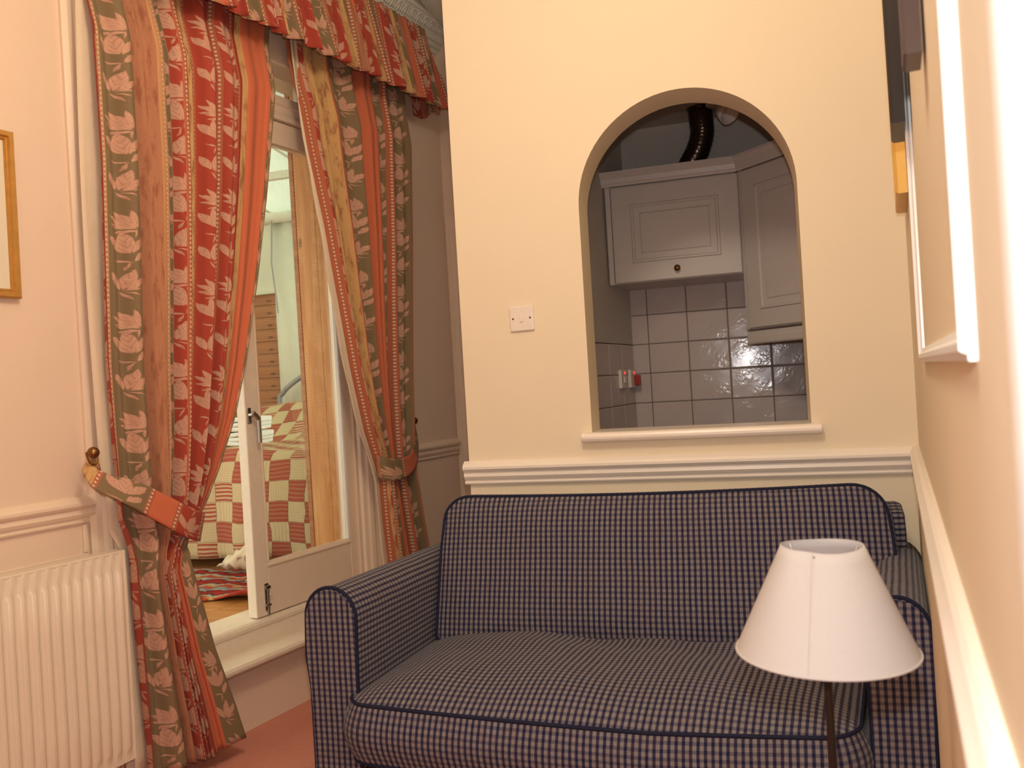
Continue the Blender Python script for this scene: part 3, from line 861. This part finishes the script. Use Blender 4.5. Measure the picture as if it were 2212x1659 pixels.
for j in range(40):
    z = .07+(2.70-.07)*j/39
    Pl.append([TL(max(.108+.012*math.sin(z*3) + (.010 if z < 1.0 else 0), .162 if z < .80 else 0)+k*.018, .068+.004*math.sin(k+z*5), z) for k in range(8)])
o = MB().grid(Pl, [[(0, 0)]*8]*40).build('lining', M['lining'], lc); o.modifiers.new('thickness', 'SOLIDIFY').thickness = .002
# --- right curtain
RT = [(.10, 1.42, 1.755), (.468, 1.405, 1.690), (.632, 1.39, 1.658), (.74, 1.385, 1.64), (.80, 1.383, 1.625), (.856, 1.364, 1.622), (1.017, 1.302, 1.632), (1.269, 1.236, 1.650), (1.569, 1.177, 1.68), (1.86, 1.12, 1.712), (2.139, 1.052, 1.735), (2.38, 1.008, 1.755), (2.537, .996, 1.762), (2.75, .985, 1.765)]
rc = thing('curtain', TL(1.5, .12, .09), 'right red and olive striped leaf curtain tied back behind the sofa arm', 'curtain', 'tied back door curtains')
v0R = lambda z, s: .105*(1-.30*min(1, max(0, (z-2.30)/.18)))
P, U = curtain_surface(RT, .775, 6, v0R, .030, .10, 2.74, 150, 260, mirror=True, seed=3)
o = MB().grid(P, U).build('drape', M['curtain_right'], rc); o.modifiers.new('thickness', 'SOLIDIFY').thickness = .003
Pl = []
for j in range(60):
    z = .12+(2.60-.12)*j/59
    uL, uR = interp(RT, z)
    ext = .004+.034*min(1, max(0, (2.45-z)/1.2)) if z > .80 else .045-.03*abs(z-.5)
    Pl.append([TL(uL-ext*(1-k/5)+.03*(k/5)+.003*math.sin(z*22+k), .080+.006*math.sin(k*.8+z*3), z) for k in range(7)])
o = MB().grid(Pl, [[(0, 0)]*7]*60).build('lining', M['lining'], rc); o.modifiers.new('thickness', 'SOLIDIFY').thickness = .002
# --- valance
vl = thing('valance', TL(1.15, .14, 2.46), 'gathered striped valance hanging over both curtains', 'valance')
P = []; U = []
NS = 520
for j in range(22):
    k = j/21
    row = []; ur = []
    for i in range(NS):
        s = i/(NS-1); d = .25 + s*1.86      # distance along: front 1.66 then the return
        f1 = 2*math.pi*(s*25+.25*math.sin(s*23)+.12*math.sin(s*61))
        w = math.sin(f1) + .38*math.sin(2*f1+1.1+3*math.sin(s*9)) + (1-k)*1.3*math.sin(f1*2.3)
        w = math.copysign(min(1.15, abs(w))**.7, w)
        am = .006+.021*k**1.1
        drop = 2.885-(.388+.005*math.sin(s*60+1))*k - .006*w*k**4
        vf = .118+.075*k
        ue = 1.905-.045*(1-k)
        if d < ue: p = TL(d+.010*math.cos(f1)*k, vf+am*w, drop)
        else:
            q = (d-ue)/(.25+1.86-ue); p = TL(ue+am*w*.5+.006*q, vf*(1-q)+.004, drop)
        row.append(p); ur.append((s, -k*.385))
    P.append(row); U.append(ur)
o = MB().grid(P, U).build('gathered_cloth', M['pelmet'], vl); o.modifiers.new('thickness', 'SOLIDIFY').thickness = .003
MB().box(.25, 1.86, .0, .105, 2.80, 2.885, TL).build('pelmet_board', M['trim'], vl)
# --- tiebacks
def band(path, widths, norms, mat, name, parent, nw=9, shade=.006):
    # path: points of centreline; widths; updir vectors
    pts = smoothpts(path, 8); N = len(pts)
    ws = np.interp(np.linspace(0, 1, N), np.linspace(0, 1, len(widths)), widths)
    ups = [tuple(np.interp(i/(N-1), np.linspace(0, 1, len(norms)), [n[d] for n in norms]) for d in range(3)) for i in range(N)]
    L = [0]
    for i in range(1, N): L.append(L[-1]+math.dist(pts[i], pts[i-1]))
    P = []; U = []
    for i in range(N):
        up = Vector(ups[i]).normalized()
        P.append([tuple(Vector(pts[i])+up*((k/(nw-1)-.5)*ws[i])) for k in range(nw)])
        U.append([(L[i]/L[-1], (k/(nw-1)-.5)*ws[i]*1.3+.11) for k in range(nw)])
    o = MB().grid(P, U).build(name, mat, parent); o.modifiers.new('thickness', 'SOLIDIFY').thickness = .006
    return o
TU = lambda du, dv, dz: tuple(Vector(TL(du, dv, dz))-Vector(TL(0, 0, 0)))
tl = thing('tieback', TL(.25, .12, .75), 'striped cloth tieback sweeping from the hook around the left curtain', 'tieback', 'curtain tiebacks')
band([TL(.055, .075, 1.012), TL(.068, .125, .965), TL(.13, .172, .925), TL(.215, .186, .868), TL(.31, .186, .808), TL(.385, .150, .780), TL(.40, .10, .785)],
     [.028, .055, .072, .080, .088, .090, .088], [TU(.55, 0, .8), TU(.55, 0, .8), TU(.5, 0, .85), TU(.45, 0, .9), TU(.4, 0, .9), TU(.28, 0, .95), TU(.2, 0, 1)], M['tie'], 'front_band', tl)
band([TL(.078, .065, 1.03), TL(.105, .055, 1.005), TL(.15, .045, .965), TL(.24, .04, .90), TL(.36, .055, .80)],
     [.022, .042, .055, .06, .07], [TU(.45, 0, .9)]*5, M['tie'], 'back_band', tl)
hk = thing('tieback_hook', TL(.075, 0, 1.02), 'small brass tieback hook fixed to the left architrave', 'hook', 'tieback hooks')
hm = MB(); hm.tube([TL(.120, .02, 1.055), TL(.100, .055, 1.05), TL(.082, .078, 1.046)], .006, 10); hm.build('stem', M['brass'], hk)
sph = [(0.0005, -.017)] + [(.017*math.cos(t), .017*math.sin(t)) for t in [(-.45+.9*k/10)*math.pi for k in range(11)]] + [(.0005, .017)]
MB().lathe(sph, TL(.078, .085, 1.048), 16).build('knob', M['brass'], hk)
MB().tube(smoothpts([TL(.046, .10, 1.052), TL(.050, .10, 1.035), TL(.058, .10, 1.018), TL(.072, .10, 1.015), TL(.082, .095, 1.03)]), .003, 8).build('hook_wire', M['brass'], hk)
tr_ = thing('tieback', TL(1.5, .12, .8), 'short striped cloth tieback around the right curtain', 'tieback', 'curtain tiebacks')
band([TL(1.35, .095, .865), TL(1.36, .135, .850), TL(1.42, .152, .842), TL(1.49, .152, .852), TL(1.545, .142, .878), TL(1.60, .115, .945), TL(1.645, .075, 1.02)],
     [.10, .098, .092, .080, .060, .045, .030], [TU(-.1, 0, 1), TU(-.1, 0, 1), TU(-.1, 0, 1), TU(-.25, 0, 1), TU(-.5, 0, .8), TU(-.7, 0, .6), TU(-.7, 0, .6)], M['tie2'], 'front_band', tr_)
hk = thing('tieback_hook', TL(1.645, 0, 1.03), 'dark brass tieback hook beside the right curtain above the dado', 'hook', 'tieback hooks')
MB().tube([TL(1.65, 0, 1.05), TL(1.65, .05, 1.05), TL(1.645, .075, 1.04)], .006, 8).build('stem', M['brass'], hk)
MB().lathe(sph, TL(1.645, .085, 1.036), 14).build('knob', M['brass'], hk)

# ================================================================== RADIATOR
rd = thing('radiator', TL(-.25, .08, .13), 'cream ribbed panel radiator below the left dado rail', 'radiator')
RU0, RU1, RZ0, RZ1 = -.62, .151, .135, .748
P = []
pitch = .0317; nu = 300
us = np.linspace(RU0, RU1, nu)
def ribv(u, e):     # e: fade at the ends of the ribs
    k = ((u-RU1+.006)/pitch) % 1.0
    b = .5-.5*math.cos(2*math.pi*k); b = min(1, max(0, (b-.12)*1.5))
    return .094+.0095*b*e
zs = [(RZ0, 0), (RZ0+.03, 0), (RZ0+.045, 1)] + [(RZ0+.045+(RZ1-RZ0-.105)*k/4, 1) for k in range(1, 5)] + [(RZ1-.047, 0), (RZ1-.012, 0), (RZ1, -.6)]
for z, e in zs:
    P.append([TL(u, ribv(u, e), z) for u in us])
o = MB().grid(P, None, True).build('front_panel', M['radiator'], rd)
MB().box(RU0, RU1, .038, .092, RZ1-.006, RZ1+.004, TL).build('top_grille', M['radiator'], rd, bevel=.003)
MB().box(RU1-.004, RU1+.003, .038, .096, RZ0, RZ1+.004, TL).build('end_panel', M['radiator'], rd, bevel=.002)
MB().box(RU0, RU1-.01, .040, .048, RZ0, RZ1-.01, TL).build('back_panel', M['radiator'], rd)
MB().tube([TL(.13, .06, RZ0+.02), TL(.13, .06, .0)], .008, 8).build('pipe', M['chrome'], rd)
MB().box(-.5, -.46, .0, .042, .3, .6, TL).build('wall_bracket', M['chrome'], rd)

# ================================================================== PICTURES
def picture(T, u0, u1, z0, z1, vb0, vb1, th, fw, mat, label, group):
    # vb0 / vb1: distance of the back from the wall at the bottom / top (hung pictures lean out)
    q = thing('picture', T((u0+u1)/2, .01, z0), label, 'picture', group)
    vv = lambda z: vb0+(vb1-vb0)*(z-z0)/(z1-z0)
    Tt = lambda u, v, z: T(u, vv(z)+v, z)
    prof = [(0, 0), (0, th*.8), (fw*.15, th), (fw*.55, th), (fw*.7, th*.7), (fw*.85, th*.75), (fw, th*.45), (fw, 0)]
    cor = [(u0, z0, 1, 1), (u1, z0, -1, 1), (u1, z1, -1, -1), (u0, z1, 1, -1)]
    rings = [[Tt(u+su*a, b, z+sz*a) for a, b in prof] for u, z, su, sz in cor]; rings.append(rings[0])
    MB().loft(rings, caps=False, smooth=False).build('frame', mat, q, recalc=True)
    MB().box(u0+fw*.8, u1-fw*.8, th*.1, th*.4, z0+fw*.8, z1-fw*.8, Tt).build('mount', M['mount'], q)
    MB().box(u0+fw*.5, u1-fw*.5, 0.0, th*.1, z0+fw*.5, z1-fw*.5, Tt).build('backing', M['pic_dark'], q)
    return q
picture(TL, -.48, -.064, 1.492, 1.954, .004, .008, .022, .026, M['gold'], 'gilt framed picture at the left edge above the radiator', 'wall pictures')
picture(TR, 1.62, 1.92, 1.578, 2.25, .0005, .004, .026, .028, M['pic_yellow'], 'yellow framed picture nearest the partition corner', 'wall pictures')
picture(TR, 1.08, 1.23, 1.607, 2.30, .011, .014, .024, .022, M['pic_black'], 'narrow black framed picture between two others on the right wall', 'wall pictures')
picture(TR, .50, .57, 1.535, 2.1, .004, .004, .021, .016, M['pic_dark'], 'narrow dark walnut framed picture closest to the camera', 'wall pictures')

# ================================================================== LIGHT SWITCH
sw = thing('light_switch', (-.7325, PY, 1.352), 'square white light switch on the partition left of the arch', 'switch')
def TSW(a, b, c):   # slightly rotated plate
    an = math.radians(.8); x, z = a, c-.042
    return (-.7325+x*math.cos(an)-z*math.sin(an), PY-b, 1.394+x*math.sin(an)+z*math.cos(an))
MB().box(-.042, .042, 0, .009, 0, .085, TSW).build('plate', M['plastic'], sw, bevel=.004, seg=3)
MB().box(-.006, .006, .009, .013, .030, .053, TSW).build('rocker', M['plastic'], sw, bevel=.002)
for x in (-.030, .030):
    MB().tube([TSW(x, .0085, .043), TSW(x, .0098, .043)], .0034, 10).build('screw', M['screw'], sw)

# ================================================================== SOFA
def SX(x, y): return x + (y-1.9)*(.10 + .06*(x+1.08)/1.35)
def TSf(x, y, z): return (SX(x, y), y, z)
sofa = thing('sofa', (-.38, 2.28, 0), 'two-seat sofa in navy checked cotton with dark piping against the partition', 'sofa')
def rounded_rect(x0, x1, y0, y1, rads, n=8):
    # counter-clockwise from bottom-left; rads = bl, br, tr, tl
    out = []
    for (cx, cy, r, a0) in ((x0+rads[0], y0+rads[0], rads[0], math.pi), (x1-rads[1], y0+rads[1], rads[1], 1.5*math.pi), (x1-rads[2], y1-rads[2], rads[2], 0), (x0+rads[3], y1-rads[3], rads[3], .5*math.pi)):
        for k in range(n+1): a = a0+.5*math.pi*k/n; out.append((cx+r*math.cos(a), cy+r*math.sin(a)))
    return out
def densify(pts, step):
    out = []
    for i in range(len(pts)):
        p, q = pts[i], pts[(i+1) % len(pts)]; d = math.dist(p, q); m = max(1, int(d/step))
        for k in range(m): out.append((p[0]+(q[0]-p[0])*k/m, p[1]+(q[1]-p[1])*k/m))
    return out
def cushion(outline, T, top, bot, dome, name, piping=('top', 'bot'), bulge=.012, pw=4.0, uvo=(0, 0), wob=None, prad=.0048):
    # outline in local (a,b); T(a,b,h) with h along the cushion's facing direction
    out = densify(outline, .02); n = len(out)
    ca = sum(p[0] for p in out)/n; cb = sum(p[1] for p in out)/n
    mb = MB(); rings = []; R = 16
    hfun = lambda t, a, b: top + dome*(1-t**pw) + (wob(a, b)*(1-t**6) if wob else 0)
    P = []; U = []
    for k in range(R+1):
        t = (k/R)**.7
        P.append([]); U.append([])
        for (a, b) in out+[out[0]]:
            aa, bb = ca+(a-ca)*t, cb+(b-cb)*t
            P[-1].append(T(aa, bb, hfun(t, aa, bb))); U[-1].append((aa+uvo[0], bb+uvo[1]))
    mb.grid(P, U)
    # boxing
    P = []; U = []; L = [0]
    for i in range(n): L.append(L[-1]+math.dist(out[i], out[(i+1) % n]))
    NB = 8
    for k in range(NB+1):
        q = k/NB; h = top+(bot-top)*q; e = bulge*math.sin(math.pi*q)
        P.append([]); U.append([])
        for i in range(n+1):
            a, b = out[i % n]; p0 = out[(i-1) % n]; p1 = out[(i+1) % n]
            tx, ty = p1[0]-p0[0], p1[1]-p0[1]; l = math.hypot(tx, ty) or 1
            P[-1].append(T(a+ty/l*e, b-tx/l*e, h)); U[-1].append((L[i]+uvo[0], h))
    mb.grid(P, U)
    mb.add([T(a, b, bot) for a, b in out], [list(range(n))[::-1]], [[(a, b) for a, b in out][::-1]])
    o = mb.build(name, M['check'], sofa, recalc=False)
    for w in piping:
        h = top if w == 'top' else bot
        pm = MB(); pm.tube([T(a, b, h) for a, b in out], prad, 7, closed=True); pm.build('piping', M['piping'], o)
    return o
# base
MB().box(-1.0, .20, 1.93, 2.58, .05, .235, TSf).build('base', M['check'], sofa, bevel=.02, seg=3)
# seat cushion
seat_o = rounded_rect(-1.032, .183, 1.862, 2.56, (.075, .075, .03, .03))
seat_o = [(a, b-.022*math.sin(math.pi*min(1, max(0, (a+1.032)/1.215))) if b < 2.0 else b) for a, b in densify(seat_o, .03)]
wobs = lambda a, b: .006*math.sin(a*7+1)*math.sin(b*6) + .004*math.sin(a*19+b*9) + .003*math.sin(b*34+a*6)*math.exp(-((b-2.25)/.12)**2)
def TSeat(a, b, h): return (SX(a, b), b, h + .022*max(0, (-.25-a))/.78 + .006*max(0, a+.25)/.43)
cushion(seat_o, TSeat, .378, .232, .066, 'seat_cushion', bulge=.024, pw=4.6, wob=wobs)
# back cushion
bl0 = Vector((0, 2.365, .425)); bl1 = Vector((0, 2.495, .828)); bup = (bl1-bl0); bL = bup.length; bup /= bL; bn = Vector((0, -bup.z, bup.y))
def TB(a, b, h):
    p = bl0 + bup*b + bn*h; return (a, p.y, p.z)
back_o = rounded_rect(-.950, .342, -.03, bL, (.03, .03, .085, .075))
def bshape(a, b):
    k = (a+.95)/1.292
    b2 = b - (.010*math.sin(math.pi*k) + .012*(1-k))*max(0, b/bL)**2
    a2 = a
    if a > 0: a2 = a - (.030*max(0, (b/bL-.62)) + .035*max(0, .25-b/bL))*a/.342
    else: a2 = a + .025*max(0, (b/bL-.6))*(-a/.95)
    return (a2, b2)
back_o = [bshape(a, b) for a, b in densify(back_o, .02)]
wobb = lambda a, b: .004*math.sin(a*11+b*4) + .003*math.sin(a*24-b*7)
cushion(back_o, TB, .050, -.085, .040, 'back_cushion', bulge=.016, pw=5, uvo=(.003, .004), wob=wobb)
# back frame
bp = [(2.50, .06), (2.50, .70), (2.515, .752), (2.56, .772), (2.62, .768), (2.648, .735), (2.652, .06)]
mb = MB(); mb.prism(bp, -.92, .392, lambda t, a, b: (t, a, b), smooth=False, n=4); mb.build('back_frame', M['check'], sofa, recalc=True, bevel=.012, seg=3)
# arms
def arm(cx, hw, side, y0, y1, ztop):
    # side: +1 outer to the right, -1 outer to the left
    zt = lambda y: ztop - .014*(y-y0)/(y1-y0)
    def prof(y):
        z = zt(y); o, i = hw, hw*.92; p = []
        p.append((-i*.98, .03)); p.append((-i*.98, .30)); p.append((-i, .45))
        for k in range(13):
            a = math.pi - math.pi*k/12
            p.append((-i*.02+ (o+i)/2*math.cos(a), z-.078+.078*math.sin(a)))
        p += [(o*1.0, .50), (o*.97, .47), (o*.90, .43), (o*.87, .36), (o*.87, .03)]
        return p
    ys = [y0, y0+.012, y0+.04] + [y0+(y1-y0)*k/6 for k in range(1, 7)]
    rings = []
    for k, y in enumerate(ys):
        r = []
        sc = .965 if k == 0 else 1
        for a, z in prof(y): r.append((SX(cx, y)+side*a*sc, y, z if k else z-(.004 if z > .5 else 0)))
        rings.append(r)
    mb = MB(); mb.loft(rings, smooth=True)
    o = mb.build('arm', M['check'], sofa, recalc=True)
    pr = prof(y0+.008)
    MB().tube([(SX(cx, y0+.006)+side*a*1.0, y0+.006, z+.001) for a, z in smoothpts(pr, 3)], .005, 7).build('piping', M['piping'], o)
    return o
arm(-1.084, .074, -1, 1.915, 2.63, .674)
arm(.268, .070, 1, 1.915, 2.63, .668)
# feet
for x in (-1.08, .26):
    for y in (1.99, 2.55):
        MB().tube([TSf(x, y, .032), TSf(x, y, 0)], .022, 12).build('foot', M['plinth'], sofa)

# ================================================================== LAMP
LX, LY = .0775, 1.20
lamp = thing('floor_lamp', (LX, LY, 0), 'small floor lamp with a white conical shade before the sofa', 'lamp')
MB().lathe([(.001, 0), (.105, 0), (.110, .006), (.104, .014), (.04, .022), (.014, .032), (.001, .034)], (LX, LY, 0), 32).build('base', M['dark_metal'], lamp)
MB().tube([(LX, LY, .03), (LX+.001, LY, .4), (LX, LY, .80)], .0058, 12).build('pole', M['dark_metal'], lamp)
so = MB().lathe([(.001, .790), (.016, .790), (.018, .80), (.018, .845), (.012, .85), (.001, .85)], (LX, LY, 0), 20).build('lamp_holder', M['dark_metal'], lamp)
MB().lathe([(.001, .848), (.012, .850), (.022, .872), (.024, .885), (.017, .903), (.001, .910)], (LX, LY, 0), 20).build('bulb', M['white'], so)
def shade():
    mb = MB(); n = 72; zb, zt, rb_, rt_ = .784, .9265, .1185, .0525
    rings = []
    prof = [(rb_-.0015, zb+.001)] + [(rb_+(rt_-rb_)*k/10, zb+(zt-zb)*k/10) for k in range(11)] + [(rt_-.0015, zt-.001)]
    prof = [(rb_+(rt_-rb_)*k/10, zb+(zt-zb)*k/10) for k in range(11)] + [(rt_-.0016, zt)] + [(rt_-.0016+(rb_-rt_)*k/10, zt-(zt-zb)*k/10) for k in range(1, 11)]
    for r, z in prof:
        ring = []
        for q in range(n):
            a = 2*math.pi*q/n
            k = (z-zb)/(zt-zb)
            rr = r*(1 + k*k*(.025*math.cos(2*a+.6)+.012*math.cos(5*a)) ) - .004*k*math.exp(-((a-4.25)/.25)**2)
            ring.append((LX+.002*k+rr*math.cos(a), LY+rr*math.sin(a), z+.0015*k*math.sin(2*a+1.0)))
        rings.append(ring)
    rings.append(rings[0]); mb.loft(rings, caps=False)
    o = mb.build('lamp_shade', M['shade'], lamp)
    for r, z in ((rb_, zb), ):
        MB().tube([(LX+r*math.cos(2*math.pi*q/64), LY+r*math.sin(2*math.pi*q/64), z) for q in range(64)], .0018, 6, closed=True).build('rim_tape', M['shade'], o)
    a = math.radians(255)
    MB().tube([(LX+(rb_+(rt_-rb_)*k/10+.0004)*math.cos(a), LY+(rb_+(rt_-rb_)*k/10+.0004)*math.sin(a), zb+(zt-zb)*k/10) for k in range(11)], .0004, 5).build('seam', M['shade'], o)
shade()
gm = MB()
for k in range(3):
    a = k*2.094+.3; gm.tube([(LX, LY, .852), (LX+.03*math.cos(a), LY+.03*math.sin(a), .872), (LX+.0515*math.cos(a), LY+.0515*math.sin(a), .922)], .0012, 6)
gm.build('shade_carrier', M['chrome'], lamp)

# ================================================================== KITCHEN CABINETS
def panel_door(T, x0, x1, z0, z1, parent, d=.02, m=.085):
    o = MB().box(x0, x1, 0, d, z0, z1, T).build('door', M['cabinet'], parent, bevel=.005, seg=2)
    # raised panel with a moulded surround
    def ringbox(i0, i1, h0, h1):
        mb = MB(); a = [(x0+i0, z0+i0), (x1-i0, z0+i0), (x1-i0, z1-i0), (x0+i0, z1-i0)]; b = [(x0+i1, z0+i1), (x1-i1, z0+i1), (x1-i1, z1-i1), (x0+i1, z1-i1)]
        return a, b
    prof = [(.0, 0.), (.004, .006), (.012, .006), (.018, -.004), (.040, -.001), (.046, .004)]
    rings = [[T(x, d+h, z) for x, z in [(x0+m+a, z0+m+a), (x1-m-a, z0+m+a), (x1-m-a, z1-m-a), (x0+m+a, z1-m-a)]] for a, h in prof]
    mb = MB(); mb.loft(rings, caps=False, smooth=False); mb.add(rings[-1], [(0, 1, 2, 3)])
    mb.build('panel', M['cabinet'], o)
    return o
CY = 3.775
def TC(a, b, c): return (a, CY-b, c)
cab = thing('wall_cabinet', (-.29, 3.94, 1.60), 'pale wall cabinet with a brass knob seen through the arch', 'cabinet')
MB().box(-.592, -.004, CY, KY-.008, 1.602, 2.045).build('body', M['cabinet'], cab)
d1 = panel_door(TC, -.566, -.006, 1.604, 2.040, cab)
kn = MB(); kn.tube([TC(-.284, .02, 1.648), TC(-.284, .034, 1.648)], .006, 10)
kc = Vector(TC(-.284, .042, 1.648))
rings = []
for k in range(9):
    t = math.pi*(.04+.92*k/8); rings.append([tuple(kc+Vector((math.sin(t)*.0145*math.cos(2*math.pi*q/14), -.010*math.cos(t)*-1, math.sin(t)*.0145*math.sin(2*math.pi*q/14)))) for q in range(14)])
kn.loft(rings); kn.build('knob', M['brass'], d1)
MB().box(-.592, -.568, CY-.018, CY, 1.598, 2.045).build('filler_strip', M['cabinet'], cab, bevel=.003)
cpf = [(0, 2.045), (.022, 2.045), (.026, 2.055), (.030, 2.058), (.034, 2.078), (.046, 2.092), (.050, 2.096), (.050, 2.108), (0, 2.108)]
MB().prism(cpf, -.618, .002, lambda t, a, b: (t, CY-a, b)).build('cornice', M['cabinet'], cab, recalc=True)
MB().box(-.60, -.0, CY, KY-.01, 2.046, 2.06).build('top', M['cabinet'], cab)
# diagonal corner cabinet
q = math.sqrt(.5)
def TD(a, b, c): return (.004+a*q-b*q, CY-.004-a*q-b*q, c)
cab2 = thing('corner_cabinet', (.30, 3.8, 1.29), 'taller diagonal corner cabinet at the right of the arch', 'cabinet')
DW = .46
mb = MB(); pts = [(.004, CY), (.004+DW*q, CY-DW*q), (KX1-.01, CY-DW*q), (KX1-.01, KY-.01), (.004, KY-.01)]
mb.loft([[(x, y, z) for x, y in pts] for z in (1.352, 2.045)], smooth=False); mb.build('body', M['cabinet'], cab2, recalc=True)
panel_door(TD, .022, DW-.022, 1.356, 2.040, cab2, m=.075)
MB().box(.0, .020, -.004, .012, 1.352, 2.045, TD).build('side_strip', M['cabinet'], cab2, bevel=.003)
MB().prism(cpf, -.01, DW+.01, lambda t, a, b: TD(t, a, b)).build('cornice', M['cabinet'], cab2, recalc=True)
pp_ = [(.0, 1.287), (.014, 1.287), (.018, 1.294), (.018, 1.318), (.014, 1.324), (.014, 1.342), (0, 1.342)]
MB().prism(pp_, .008, DW, lambda t, a, b: TD(t, a, b)).build('light_pelmet', M['cabinet'], cab2, recalc=True)
# flexible duct
dt = thing('extractor_duct', (-.20, 3.93, 2.06), 'black foil extractor duct rising from the cabinet to the ceiling', 'duct')
path = smoothpts([(-.245, 3.93, 2.06), (-.222, 3.93, 2.125), (-.175, 3.92, 2.20), (-.15, 3.91, 2.27), (-.150, 3.90, 2.33), (-.152, 3.90, 2.388)], 10)
mb = MB(); mb.tube(path, lambda s: .055+.0014*math.sin(s*130), 24); mb.build('hose', M['duct'], dt)
MB().lathe([(.056, 0), (.060, .004), (.060, .012), (.052, .014), (.050, .0), (.056, 0)], (-.152, 3.90, 2.376), 28, caps=False).build('ceiling_collar', M['duct'], dt)
# ceiling spotlight cup
sl = thing('ceiling_spotlight', (-.05, 3.80, 2.30), 'white round spotlight fitting on the kitchenette ceiling', 'light fitting')
MB().lathe([(.001, 0), (.045, 0), (.050, .006), (.050, .022), (.001, .022)], (-.075, 3.83, 2.367), 24).build('base', M['plastic'], sl)
axd = Vector((.55, -.45, -.62)).normalized(); e1 = axd.cross(Vector((0, 0, 1))).normalized(); e2 = axd.cross(e1)
c0 = Vector((-.062, 3.80, 2.352))
rings = []
for r, h in ((.012, .0), (.034, .012), (.046, .04), (.052, .075), (.049, .075), (.042, .045), (.02, .03)):
    rings.append([tuple(c0+axd*h+e1*(r*math.cos(2*math.pi*k/28))+e2*(r*math.sin(2*math.pi*k/28))) for k in range(28)])
MB().loft(rings).build('cup', M['plastic'], sl)
# two switched outlets on the side tiles
for i, (s0, lab) in enumerate(((.235, 'white cooker switch with a red neon, farther from the kitchen corner'), (.085, 'white switched socket with a red neon beside the kitchen corner'))):
    so = thing('wall_socket', TK(s0, .006, 1.125), lab, 'socket', 'kitchen sockets')
    MB().box(s0-.042, s0+.042, .006, .022, 1.125, 1.211, TK).build('plate', M['plastic'], so, bevel=.003)
    MB().tube([TK(s0-.01, .022, 1.197), TK(s0-.01, .025, 1.197)], .006, 10).build('neon', M['neon'], so)
    if i == 1: MB().box(s0-.03, s0-.008, .022, .05, 1.135, 1.185, TK).build('plug', M['red_plastic'], so, bevel=.004)
    else: MB().box(s0-.008, s0+.008, .022, .028, 1.15, 1.18, TK).build('rocker', M['plastic'], so, bevel=.002)
